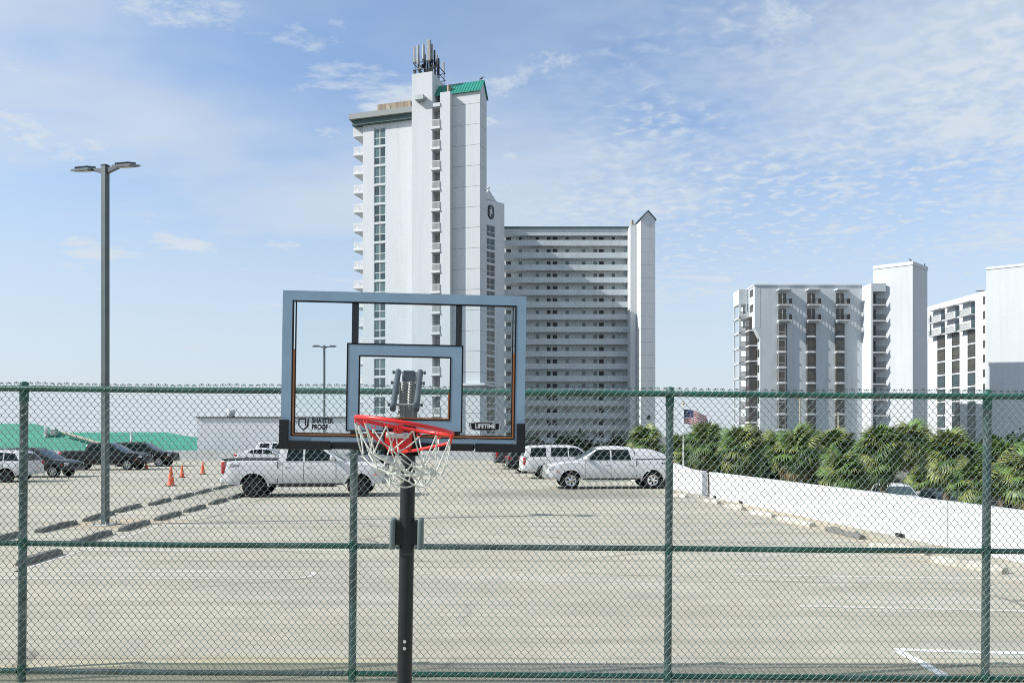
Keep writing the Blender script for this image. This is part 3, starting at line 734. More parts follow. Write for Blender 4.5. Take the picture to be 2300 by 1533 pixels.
# balcony stack on the far left corner
me_s = m_box(rx(1652, 147), ra + 1.0, RY + 3.6, RY + 7.5, -.13, .13); me_rl = m_railing(rx(1652, 147) + .05, rx(1676, 145), .14, 1.2, RY + 3.66, RY + 3.72, 14, .04, .07)
fl0 = rz(735); 
for k in range(-1, 11):
    z = rz(748) - FLOOR * k + .55
    if z < GZ: break
    s = obj('balcony_slab', me_s, M_slab, r1, (0, 0, z)); obj('railing', me_rl, M_rail_b, s)
    wz = z + .3
    if k >= 0:
        bw = obj('corner_window', m_box(rx(1676, 144.5) - .05, ra + .98, RY + 1.5, RY + 3.55, 0, 2.35), M_glass_b, r1, (0, 0, wz))
        obj('sill', m_box(rx(1676, 144.5) - .12, ra + .98, RY + 1.42, RY + 3.58, -.28, -.01), M_slab, bw)
        obj('small_window', m_box(ra + .96, ra + .995, RY + .5, RY + 1.3, .5, 1.9), M_door, r1, (0, 0, wz))
    else:
        obj('corner_window', m_box(ra - .03, ra + .02, RY + .9, RY + 2.9, .45, 1.75), M_glass_b, r1, (0, 0, wz))
obj('corner_post', m_box(rx(1652, 147), rx(1652, 147) + .3, RY + 3.6, RY + 3.9, GZ, rz(675) - .003), M_white2, r1)
obj('corner_post', m_box(rx(1652, 147), rx(1652, 147) + .3, RY + 7.2, RY + 7.5, GZ, rz(675) - .003), M_white2, r1)
obj('corner_window', m_box(ra - .03, ra + .02, RY + .9, RY + 2.9, rz(748) + 6.9, rz(748) + 8.2), M_glass_b, r1)
obj('corner_post', m_box(rx(1674, 145), rx(1674, 145) + .22, RY + 3.57, RY + 3.8, GZ, rtop), M_white2, r1)
obj('corner_beam', m_box(rx(1652, 147), ra - .01, RY + 3.6, RY + 7.5, rz(675), rtop - .01), M_white2, r1)
# three columns of bay windows with two balconies on top
bw_, bp_ = 1.72, .55
me_bay = mesh('bay', [(0, 0, 0), (0, -bp_, 0), (bw_ - .5, -bp_, 0), (bw_, 0, 0), (0, 0, 2.42), (0, -bp_, 2.42), (bw_ - .5, -bp_, 2.42), (bw_, 0, 2.42)],
              [(0, 1, 2, 3), (4, 5, 6, 7), (0, 1, 5, 4), (1, 2, 6, 5), (2, 3, 7, 6), (3, 0, 4, 7)])
me_bsill = m_prism([(-.06, 0), (-.06, -bp_ - .1), (bw_ - .45, -bp_ - .1), (bw_ + .08, 0)], -.17, .17, 'z')
me_mul = m_frame(0, bw_ - .5, 0, 2.42, .05, -bp_ - .03, -bp_ - .005, (), (.62, 2.0), .05)
me_bslab = m_box(-.15, bw_ + .45, -1.35, -.005, -.1, .1); me_brail = m_railing(-.1, bw_ + .4, .11, 1.1, -1.32, -1.28, 18, .035, .06)
me_brs = m_railing(-1.28, -.01, .11, 1.1, -.02, .02, 10, .035, .06)
for v in me_brs.vertices: v.co = Vector((bw_ + .38 + v.co.y, v.co.x, v.co.z))
me_bdoor = m_box(.12, bw_ - .2, -.06, -.004, .12, 2.25); me_bm = m_box(bw_ / 2 - .07, bw_ / 2 + .01, -.09, -.061, .12, 2.25)
me_can = m_box(-.2, bw_ + .5, -1.5, -.006, 0, .22)
for px in (1746.5, 1811.5, 1876):
    x = rx(px); zb = rz(686.5)
    obj('canopy', me_can, M_slab, r1, (x, RY, rz(653.5)))
    for k in range(12):
        z = zb - FLOOR * k
        if z < GZ + .2: break
        if k < 2:
            s = obj('balcony', me_bslab, M_slab, r1, (x, RY, z)); obj('railing', me_brail, M_rail_b, s); obj('railing', me_brs, M_rail_b, s)
            obj('glass_door', me_bdoor, M_glass_b, s); obj('mullion', me_bm, M_rail_w, s)
        else:
            s = obj('bay_window', me_bay, M_glass_b, r1, (x - .02, RY - .004, z + .17)); obj('window_bars', me_mul, M_rail_b if (k * 3 + int(px)) % 3 else M_rail_w, s)
            obj('sill', me_bsill, M_slab, r1, (x - .02, RY - .006, z))
    obj('sill', me_bsill, M_slab, r1, (x - .02, RY - .006, zb - FLOOR + .01 - .2))
# balcony column and shaft
cx0, cx1, CY = rx(1957, 138), rx(1990, 138), 138.0
ct = rz(636, 138)
obj('column_side_wall', m_prism([(rb, RY + 2), (rb, RY - .002), (cx0, CY), (cx0 + .3, CY), (cx0 + .3, RY + 2)], GZ, ct, 'z'), M_white, r1)
obj('column_back_wall', m_box(cx0 + .3, cx1, CY + 1.6, CY + 2.6, GZ, ct - .02), M_white, r1)
obj('column_cap', m_box(cx0 + .31, cx1, CY, CY + 1.59, rz(654, 138), ct - .01), M_white2, r1)
me_s = m_box(cx0 + .301, cx1, CY - .1, CY + 1.59, -.12, .12); me_rl = m_railing(cx0 + .32, cx1 - .02, .13, 1.1, CY - .06, CY - .01, 16, .035, .06)
me_d = m_box(cx0 + 1.15, cx0 + 1.95, CY + 1.55, CY + 1.6, .13, 2.2); me_w = m_box(cx0 + .4, cx0 + .75, CY + 1.56, CY + 1.6, .9, 1.9)
for k in range(13):
    z = rz(684.5, 138) - FLOOR * k
    if z < GZ + .2: break
    s = obj('balcony_slab', me_s, M_slab, r1, (0, 0, z)); obj('railing', me_rl, M_rail_b, s); obj('door', me_d, M_door, s); obj('small_window', me_w, M_door, s)
S0, S1_, S2 = Vector((rx(1961, 139.8), 139.8, 0)), Vector((rx(2050, 136), 136, 0)), Vector((rx(2083, 140.6), 140.6, 0))
S3 = S0 + (S2 - S1_)
zs_ = rz(588, 136)
obj('blank_shaft', m_prism([(p.x, p.y) for p in (S0, S1_, S2, S3)], GZ, zs_, 'z'), M_white, r1)
obj('shaft_cap', m_prism([(p.x, p.y) for p in (S0 + Vector((-.08, -.05, 0)), S1_ + Vector((0, -.12, 0)), S2 + Vector((.12, 0, 0)), S3 + Vector((0, .1, 0)))], zs_ - .5, zs_ + .12, 'z'), M_slab, r1)
for px in (1768, 1730): obj('roof_vent', m_box(rx(px) - .5, rx(px) + .5, RY + 4, RY + 5, rtop + .25, rtop + .62), M_dark, r1)

# ---- far right condo building, its window wall faces left
r2 = thing('condo_building', 'white condo at the right edge whose window wall recedes behind a blank shaft', 'building')
W0, W1 = Vector((89.9, 168.5, 0)), Vector((91.0, 149.4, 0))
WA = atan2(W1.y - W0.y, W1.x - W0.x); WU = (W1 - W0).normalized()
def wu(px):
    k = (px - PX0) / F
    return (k * W0.y - W0.x) / (WU.x - k * WU.y)
def wz(px, py): return CH + (HOR - py) / F * (W0 + WU * wu(px)).y
wl = (W1 - W0).length
wing2 = thing('window_wing', None, None, W0, (0, 0, WA), parent=r2)
zt = wz(2215, 652)
obj('wing_wall', m_box(0, wl, 0, 12, GZ, zt), M_white, wing2)
obj('end_bay', m_prism([(-1.6, wz(2090, 750)), (-.01, wz(2093, 775)), (-.01, zt), (-1.6, zt)], .5, 6, 'y'), M_white, wing2)
for px, zdoor in ((2106.5, 752), (2139, 745), (2174.5, 738)):
    u = wu(px); wd = wu(px + 16) - u
    zb = wz(px, 560 + {2106.5: 740, 2139: 708, 2174.5: 672}[px] / 4.508)
    f2 = 2.8
    for k in range(12):
        z = zb - f2 * k
        if z < GZ + .2: break
        if k < 2:
            obj('balcony_slab', m_box(u - 1.6, u + wd, -1.2, -.004, z - .1, z + .1), M_slab, wing2)
            obj('balcony_railing', m_railing(u - 1.55, u + wd, z + .11, z + 1.1, -1.18, -1.14, 16, .03, .05), M_rail_b, wing2)
            obj('glass_door', m_box(u + wd * .45, u + wd, -.05, -.003, z + .12, z + 2.3), M_glass, wing2)
        else:
            obj('window_glass', m_box(u, u + wd, -.05, -.003, z + .22, z + 2.58), M_glass_b if k < 5 else M_glass, wing2)
            obj('window_frame', m_frame(u - .05, u + wd + .05, z + .18, z + 2.62, .1, -.09, -.052, (), (z + .85, z + 2.2), .05), M_rail_b, wing2)
    obj('canopy', m_box(u - 1.6, u + wd, -1.3, -.004, zb + 2.55, zb + 2.72), M_slab, wing2)
for k in range(9):
    z = wz(2210, 640) - 2.2 - f2 * k
    obj('narrow_window', m_box(wu(2208), wu(2213), -.05, -.003, z - 1.5, z), M_glass_b, wing2)
obj('narrow_window', m_box(wu(2088.5), wu(2092), -.04, -.002, wz(2090, 755), wz(2090, 708)), M_glass, wing2)
T0, T1 = Vector((rx(2215, 149.2), 149.2, 0)), Vector((rx(2330, 144.6), 144.6, 0))
zs2 = wz(2215, 602) 
dv = Vector((4.6, 5.4, 0))
obj('blank_shaft', m_prism([(p.x, p.y) for p in (T0, T1, T1 + dv, T0 + dv)], GZ, zs2, 'z'), M_white, r2)
obj('shaft_cap', m_prism([(p.x, p.y) for p in (T0 + Vector((-.1, -.05, 0)), T1 + Vector((0, -.12, 0)), T1 + dv, T0 + dv)], zs2 - .4, zs2 + .1, 'z'), M_slab, r2)
obj('roof_antenna', m_tube([P(2192, 654, 152), P(2216, 652, 150)], .09, 6), M_dark, r2)

# ---- low buildings on the left
ga = thing('green_roof_house', 'nearer low house with a turquoise hip roof and tan rake board', 'building')
def hip(name, parent, pts_ridge, eaves, mt, fasc=None):
    (ra_, rb_), (e0, e1, e2, e3) = pts_ridge, eaves
    V = [ra_, rb_, e0, e1, e2, e3]
    Fc = [(2, 3, 1, 0), (3, 4, 1), (4, 5, 0, 1), (5, 2, 0), (2, 5, 4, 3)]
    return obj(name, mesh('hip', V, Fc), mt, parent)
ez0 = CH - 36 * 86 / F
hip('roof', ga, (P(-160, 949.5, 88), P(80, 951, 88)), (P(-300, 1015, 85), P(262, 1009, 85.5), P(262, 1007, 92), P(-300, 1012, 92)), M_green2)
obj('wall', m_box(P(-280, 0, 86).x, P(240, 0, 86).x, 85.6, 91.5, GZ, ez0 - .1), M_white_n, ga)
a, b = P(140, 970, 86.4), P(232, 999, 85.3)
obj('rake_board', m_tube([a + Vector((0, .02, -.02)), b + Vector((0, .02, .02))], .17, 4), M_tan, ga)
va = P(117, 968, 86.8)
obj('roof_vent', m_box(va.x - .75, va.x - .5, va.y - .3, va.y + .2, va.z - .6, va.z + .45, .05), M_rail_w, ga)
obj('roof_vent', m_box(va.x - .1, va.x + .55, va.y - .3, va.y + .3, va.z - .5, va.z + .3, .08), M_galv, ga)
gb = thing('green_roof_house', 'farther low house with a long turquoise hip roof and white vent pipe', 'building')
hip('roof', gb, (P(60, 970, 97), P(372, 970, 97)), (P(-20, 1014, 94), P(620, 1014, 94), P(620, 1014, 104), P(-20, 1014, 104)), M_green2)
obj('wall', m_box(P(0, 0, 95).x, P(600, 0, 95).x, 95, 102, GZ, P(0, 1016, 95).z), M_white_n, gb)
obj('vent_pipe', m_tube([P(295.5, 1000, 94.6), P(295.5, 969.5, 94.6)], .14, 10), M_rail_w, gb)
wb = thing('flat_roof_building', 'plain pale building with a dark roof edge and rooftop fan', 'building')
xa, xb = P(443, 0, 83).x, P(838, 0, 83).x; zt_ = P(0, 938, 83).z
obj('wall', m_box(xa, xb, 83, 92, GZ, zt_), M_white_n, wb)
obj('roof_edge', m_box(xa - .1, xb + .1, 82.85, 92.1, zt_ + .002, zt_ + .11), M_dark, wb)
fx = P(517, 0, 84).x
obj('fan_curb', m_box(fx - .32, fx + .32, 84, 84.6, zt_ + .11, zt_ + .3), M_grey, wb)
obj('rooftop_fan', m_lathe([(.3, 0), (.42, .18), (.45, .45), (.38, .62), (.12, .70)], 18), M_rail_w, wb, (fx, 84.3, zt_ + .3))

# ================================================================== FENCE
FY, FP = 7.42, 236.0
fence = thing('chain_link_fence', 'tall green chain-link fence with rails between the hoop and the parking deck', 'fence', (0, FY, 0), (0, radians(.47), 0))
def fx_(px): return (px - PX0) / FP
posts = [fx_(-690), fx_(37), fx_(787), fx_(1503), fx_(2224), fx_(2950)]
for x in posts:
    p = obj('post', m_lathe([(.0365, -.02), (.0365, 2.80), (.0365, 2.84)], 20), M_post, fence, (x, 0.075, 0))
    obj('post_cap', m_lathe([(.041, 2.70), (.041, 2.86), (.033, 2.885), (.01, 2.893)], 18), M_fence, p)
    for z in (1.34, .115):
        obj('rail_band', m_lathe([(.0395, z - .05), (.0395, z + .05)], 16), M_fence, p)
rails = [(2.822, .029, (M_fence,) * 5), (1.338, .027, (M_fence, M_fence, M_post, M_fence, M_fence)), (.112, .026, (M_fence, M_post, M_fence, M_fence, M_fence))]
names = ('top_rail', 'middle_rail', 'bottom_rail')
for (z, r, ms), nm in zip(rails, names):
    for (a, b), mt in zip(zip(posts[:-1], posts[1:]), ms):
        e = 0.0 if nm == 'top_rail' else .04
        obj(nm, m_tube([(a + e, .075 if e else .045, z), ((a + b) / 2, .075 if e else .045, z - random.uniform(0, .006)), (b - e, .075 if e else .045, z)], r, 14), mt, fence)
        if e:
            for x in (a + .055, b - .055): pass
# woven wire: each wire is a flattened spiral, its rising strokes in front, its falling strokes behind
PH, PV, wr = .0680, .0790, .0026
Vw, Fw = [], []
rng = random.Random(3)
z_top, z_bot = 2.872, .045
def warp(x, z):
    return (0.006 * sin(1.7 * x + .9 * z) + .004 * sin(4.1 * x - 2.3 * z + 1), 0.005 * sin(2.2 * x + 1.3 * z + 2) + .003 * sin(5.3 * z + x))
x0f, x1f = fx_(-685), fx_(2945)
nw = int((x1f - x0f) / (PH / 2))
tips = PH / 2 + wr * .9
for i in range(nw):
    xl = x0f + i * PH / 2
    ph = (i % 2) * .5
    pts = []
    k0 = 0
    z = z_top
    n = int((z_top - z_bot) / PV * 2)
    for h in range(n + 1):
        # tip number h; the wire swings between its left and right neighbours
        right = (h + i) % 2 == 0
        zt_ = z_top - h * PV / 2
        xt = xl + (tips if right else -wr * .9)
        s_ = 1 if right else -1
        jz = rng.uniform(-.0012, .0012)
        # going down: leaving a right tip means a "/" stroke (towards lower left), drawn in front
        yin = +wr * 1.05 if right else -wr * 1.05      # stroke arriving at this tip
        yout = -wr * 1.05 if right else +wr * 1.05
        for f, yy in ((-.11, yin), (0, 0), (.11, yout)):
            zz_ = zt_ - f * PV / 2 + jz
            xx = xt - s_ * abs(f) * (PH / 2) * .75
            a, b = warp(xx, zz_)
            pts.append((xx + a, yy, zz_ + b))
    if pts[0][2] < z_top - .001: pass
    v, f = tube_data(pts, wr, 5, False, len(Vw), True)
    Vw += v; Fw += f
me = bpy.data.meshes.new('wire'); me.from_pydata([tuple(v) for v in Vw], [], Fw); me.update()
for p in me.polygons: p.use_smooth = True
wire = obj('wire_mesh', me, M_wire, fence); wire['kind'] = 'stuff'
# knuckled wire ends above the top rail
Vw, Fw = [], []
for i in range(0, nw, 2):
    x = x0f + i * PH / 2 + PH / 2
    a, b = warp(x, z_top); hgt = rng.uniform(-.006, .003); wd = rng.uniform(.020, .027); x += a + rng.uniform(-.004, .004)
    pts = [(x - wd, .002, z_top + b - .010), (x - wd * .8, -.004, z_top + b + hgt), (x, -.007, z_top + b + hgt + .006), (x + wd * .8, -.004, z_top + b + hgt + rng.uniform(-.003, .003)), (x + wd * 1.1, .003, z_top + b - .008)]
    v, f = tube_data(pts, wr * 1.15, 5, False, len(Vw), True); Vw += v; Fw += f
me = bpy.data.meshes.new('knuckles'); me.from_pydata([tuple(v) for v in Vw], [], Fw); me.update()
kn = obj('wire_ends', me, mat('dark_wire_ends', (.03, .045, .045), .5), fence); kn['kind'] = 'stuff'
# ring of loose wire on the top rail and tie wires
cx_ = (1148 - PX0) / FP
obj('wire_loop', m_tube([(cx_ + .03 * cos(t_), -.02, 2.745 + .042 * sin(t_)) for t_ in [2 * pi * q / 20 for q in range(20)]], .003, 6, True), M_wire, fence)
for x in posts[1:5]:
    for z in (2.55, 2.2, 1.8, 1.0, .6):
        obj('tie_wire', m_tube([(x - .05, .02, z), (x - .02, .025, z + .012), (x + .025, .028, z + .02), (x + .05, .03, z + .028)], .003, 5), M_galv, fence)
curb = tag(obj('curb', m_box(-9, xw(7.4), FY - .10, FY + .26, .002, .05, .012), M_deck), 'low concrete strip along the foot of the chain-link fence', 'curb')

# ================================================================== BASKETBALL HOOP
hoop = thing('basketball_hoop', 'basketball hoop with clear framed backboard, red rim and tangled white net', 'basketball hoop', (-.65, 4.6, 0), (0, radians(.92), radians(3)))
def hp(name, me, mt, parent=None, loc=None, rot=None): return obj(name, me, mt, parent or hoop, loc, rot)
pole = hp('pole', m_lathe([(.0435, 0), (.0435, 2.66), (.043, 2.76), (.040, 2.775)], 28), M_pole)
hp('pole_seam', m_lathe([(.0442, 1.712), (.0442, 1.716)], 28), M_slate, pole)
for z in (1.205, 1.165): hp('bolt', m_lathe([(.010, 0), (.010, .006), (.006, .011)], 10, 'y'), M_bolt, pole, (.001, -.055, z))
# lift handle
lb = hp('handle_box', m_box(-.066, .066, -.035, .07, 1.765, 1.905, .004), M_dark)
for s in (-1, 1):
    hp('handle_grip', m_box(s * .081 - .0165, s * .081 + .0165, -.055, .06, 1.74, 1.918, .012, 3), M_handle)
# board
BW, BH, bx, by, bz = 1.255, .80, .019, -.55, 2.743
x0, x1, z0, z1 = bx - BW / 2, bx + BW / 2, bz - BH / 2, bz + BH / 2
board = hp('backboard', m_box(x0 + .01, x1 - .01, by - .003, by + .003, z0 + .02, z1 - .008), M_acryl)
hp('frame', m_frame(x0, x1, z0, z1, .050, by - .016, by - .0035), M_bframe, board)
hp('frame_back', m_frame(x0 + .004, x1 - .004, z0 + .004, z1 - .004, .036, by + .0035, by + .03), M_black, board)
tb = .0505
hp('frame_outline', m_frame(x0 + tb, x1 - tb, z0 + tb, z1 - tb, .0065, by - .0175, by - .0036), M_black, board)
# pinstripe on the sides and bottom only
ps = [x0 + tb + .0066, x0 + tb + .0150, x1 - tb - .0150, x1 - tb - .0066]
hp('pinstripe', m_grid(ps, [z0 + tb + .0066, z0 + tb + .0150, z0 + .50], lambda i, j: j == 0 or i != 1, by - .0165, by - .0037), M_owood, board)
ps2 = [x0 + tb + .0151, x0 + tb + .0200, x1 - tb - .0200, x1 - tb - .0151]
hp('pinstripe_edge', m_grid(ps2, [z0 + tb + .0151, z0 + tb + .0200, z1 - tb - .0066], lambda i, j: j == 0 or i != 1, by - .0170, by - .0037), M_black, board)
# target square
sx0, sx1 = bx - .293 + .003, bx + .293 + .003; sz0, sz1 = z0 + .088, z0 + .088 + .442
sq = hp('target_square', m_frame(sx0, sx1, sz0, sz1, .055, by - .0150, by - .0035), M_bframe, board)
hp('square_outline', m_frame(sx0 - .007, sx1 + .007, sz0 - .007, sz1 + .007, .0068, by - .0165, by - .0036), M_black, board)
hp('square_inner_line', m_frame(sx0 + .0551, sx1 - .0551, sz0 + .0551, sz1 - .0551, .0065, by - .0165, by - .0036), M_black, board)
hp('square_pinstripe', m_grid([sx0 + .12, sx1 - .0690, sx1 - .0620], [sz0 + .0620, sz0 + .069, sz0 + .20], lambda i, j: i == 1 or j == 0, by - .0160, by - .0037), M_owood, board)
for x in (bx - .265, bx + .277):
    hp('support_strut', m_box(x - .016, x + .016, by + .031, by + .06, z0 + .01, z1 - .01), M_black, board)
# bottom pad: middle strip and two corner guards
hp('edge_pad', m_box(x0 + .26, x1 - .26, by - .03, by + .035, z0 - .012, z0 + .026, .006), M_bpad, board)
for s, xa_, xb_, xc_ in ((-1, x0 - .004, x0 + .255, x0 + .04), (1, x1 + .004, x1 - .255, x1 - .04)):
    poly = [(xa_, z0 - .016), (xb_, z0 - .016), (xb_, z0 + .028), (xc_, z0 + .028), (xc_, z0 + .135), (xa_, z0 + .135)]
    hp('corner_pad', m_prism(poly, by - .034, by + .037, 'y'), M_bpad, board)
# printing on the board
yf = by - .006
tx = x0 + .113
sh = [(-.020, .024), (.012, .024), (.012, -.008), (.003, -.020), (.006, -.024), (.018, -.010), (.018, .024), (.023, .024), (.023, -.008), (.0, -.034), (-.023, -.008), (-.023, .024)]
hp('shield_mark', m_grid([-.026, -.020, .008, .014], [-.012, .020, .026], lambda i, j: j == 1 or i != 1, yf - .002, yf), M_black, board, (tx, 0, z0 + .118))
hp('shield_mark', m_prism([(-.026, -.0125), (-.020, -.0125), (-.001, -.030), (.018, -.012), (.021, .026), (.027, .026), (.027, -.014), (-.001, -.038)], yf - .002, yf, 'y'), M_black, board, (tx, 0, z0 + .118))
for s_, dz in (('SHATTER', .017), ('PROOF', -.016)):
    me = text_mesh(s_, .036, .001, .0016, .72)
    wmin = min(v.co.x for v in me.vertices)
    for v in me.vertices: v.co.x -= wmin
    hp('lettering', me, M_black, board, (tx + .043, yf, z0 + .115 + dz), (radians(90), 0, 0))
lx, lz = bx + .423, z0 + .118
def badge(k): return [(-.082 * k, .016 * k), (-.04 * k, .021 * k), (.04 * k, .021 * k), (.082 * k, .016 * k), (.077 * k, -.017 * k), (.03 * k, -.022 * k), (-.03 * k, -.022 * k), (-.077 * k, -.017 * k)]
hp('badge_edge', m_prism(badge(1.04), yf - .001, yf, 'y'), M_black, board, (lx, 0, lz))
hp('badge_border', m_prism(badge(1.0), yf - .002, yf - .0011, 'y'), M_letterw, board, (lx, 0, lz))
hp('badge_plate', m_prism(badge(.91), yf - .003, yf - .0021, 'y'), M_black, board, (lx, 0, lz))
hp('lettering', text_mesh('LIFETIME', .030, .0006, .0011, .92), M_letterw, board, (lx, yf - .0042, lz), (radians(90), 0, 0))
# lifting mechanism
for s in (-1, 1):
    xx = s * .0625 + .012
    hp('lift_arm', m_tube([(xx, -.44, 2.545), (xx, -.40, 2.58), (xx, -.16, 2.772)], .0165, 14), M_slate)
    hp('lift_arm', m_tube([(xx, -.50, 2.36), (xx, -.10, 2.50)], .0165, 14), M_slate)
for y_, z_ in ((-.40, 2.572), (-.25, 2.70), (-.17, 2.765)):
    hp('cross_bolt', m_tube([(-.085 + .012, y_, z_), (.085 + .012, y_, z_)], .006, 8), M_bolt)
    for s in (-1, 1): hp('bolt_nut', m_lathe([(.011, -.006), (.011, .006)], 6, 'y'), M_slate, None, (s * .088 + .012, y_, z_), (0, 0, radians(90)))
hp('spring_plate_back', m_box(-.052 + .012, .052 + .012, -.215, -.205, 2.47, 2.70, .003), M_slate)
hp('arm_bracket', m_box(-.034 + .012, .034 + .012, -.20, -.05, 2.705, 2.775, .006), M_slate)
for s in (-1, 1):
    pts = []
    A, B = Vector((s * .0222 + .012, -.45, 2.42)), Vector((s * .0205 + .012, -.25, 2.695))
    d = (B - A).normalized(); e1 = Vector((1, 0, 0)); e2 = d.cross(e1)
    for q in range(30 * 10):
        th = q / 10 * 2 * pi
        pts.append(A.lerp(B, q / 300) + (e1 * cos(th) + e2 * sin(th)) * .0185)
    hp('coil_spring', m_tube(pts, .0034, 5), M_spring)
hp('backboard_bracket', m_box(-.085, .10, by + .031, by + .09, 2.30, 2.50, .005), M_black)
# rim: bent, its right side hanging low
RR, rt = .2286, .0098
RC = Vector((.056, -.94, 2.452)); RM = Euler((radians(-3.5), radians(8.4), 0)).to_matrix()
def rimpt(a, r=RR, dz=0): return RC + RM @ Vector((r * cos(a), r * sin(a), dz))
rim = hp('rim', m_tube([rimpt(2 * pi * k / 64) for k in range(64)], rt, 12, True), M_rim)
hp('rim_plate', m_box(-.078, .083, by - .10, by - .017, 2.335, 2.46, .006), M_black)
hp('red_bracket', m_prism([(-.062, 2.425), (.072, 2.425), (.072, 2.350), (.045, 2.318), (-.035, 2.318), (-.062, 2.352)], by - .15, by - .1005, 'y'), M_rim)
hp('spring_plate', m_box(-.056, .060, by - .166, by - .1505, 2.392, 2.423, .007, 2), M_bolt)
for s in (-1, 1): hp('bolt', m_lathe([(.009, 0), (.009, -.008), (.005, -.012)], 8, 'y'), M_spring, None, (s * .043 + .002, by - .1665, 2.407))
hp('rim_neck', m_tube([(.004, by - .15, 2.43), (.02, -.72, 2.444)], .022, 12), M_rim)
hp('rim_brace', m_tube([(.03, by - .14, 2.325), (.10, -.80, 2.335), rimpt(radians(10), RR, -.012) + Vector((-.005, 0, -.03)), rimpt(radians(2), RR, -.008)], .0075, 10), M_rim)
hp('rim_brace', m_tube([(-.03, by - .14, 2.345), (-.09, -.80, 2.385), rimpt(radians(165), RR * .97, -.012), rimpt(radians(178), RR, -.008)], .0075, 10), M_rim)
hooks = 12
for k in range(hooks):
    a = 2 * pi * (k + .5) / hooks
    c = rimpt(a, RR, -.013); tdir = RM @ Vector((-sin(a), cos(a), 0)); dn = RM @ Vector((0, 0, -1))
    hp('net_hook', m_tube([c + tdir * .012, c + tdir * .009 + dn * .010, c + dn * .016, c - tdir * .009 + dn * .010, c - tdir * .012], .0026, 6), M_rim, rim)
# net: cords dragged to one side and knotted below
nr = random.Random(11)
def npt(px, py, yoff):                # photo position on the rim's plane -> hoop space, offset in depth
    return Vector((RC.x + (px - 908) / 478, RC.y + yoff, RC.z + (954 - py) / 478 + (px - 908) / 478 * .016))
row0 = [rimpt(2 * pi * (k + .5) / hooks, RR, -.028) for k in range(hooks)]
rings = [((898, 1012), 70, .13, 14), ((915, 1040), 64, .12, 10), ((920, 1060), 57, .10, 8), ((925, 1080), 40, .075, 9)]
rows = [row0]
for j, ((cx_, cy_), rpx, rd, jit) in enumerate(rings):
    r_ = []
    for k in range(hooks):
        a = 2 * pi * (k + .5 + .5 * (j + 1) + .35 * (j > 0)) / hooks
        sw = 1.0
        p = npt(cx_ + rpx * cos(a) + nr.uniform(-jit, jit), cy_ + nr.uniform(-jit, jit) * .8 + (18 * max(0, cos(a)) if j < 2 else 0), rd * sin(a) + nr.uniform(-.02, .02))
        if j == 0 and cos(a) > .2: p = p + Vector((.045, 0, -.035 - .03 * cos(a)))
        r_.append(p)
    rows.append(r_)
def cord(a, b, sag, r=.0041, n=7):
    m_ = (a + b) / 2
    side = Vector((nr.uniform(-1, 1), nr.uniform(-1, 1), 0)) * sag * .7
    pts = []
    for q in range(n + 1):
        t_ = q / n; w_ = 4 * t_ * (1 - t_)
        pts.append(a.lerp(b, t_) + Vector((0, 0, -sag * w_)) + side * w_)
    return pts
net = thing('net', None, None, parent=hoop)
for j in range(len(rows) - 1):
    for k in range(hooks):
        for d in (0, -1):
            a, b = rows[j][k], rows[j + 1][(k + d) % hooks]
            hp('net_cord', m_tube(cord(a, b, nr.uniform(-.006, .014)), .0034, 7), M_net, net)
for k in range(hooks):
    if k % 3 != 1: hp('net_cord', m_tube(cord(rows[2][k], rows[3][(k + 3) % hooks], .02), .0039, 7), M_net, net)
    if k % 3 == 0: hp('net_cord', m_tube(cord(rows[4][k], rows[4][(k + 2) % hooks], .018), .0039, 7), M_net, net)
for j in (1, 2, 3):
    for k in range(hooks):
        hp('net_knot', m_lathe([(.003, -.006), (.0065, -.003), (.0065, .003), (.003, .006)], 8), M_net, net, rows[j][k])

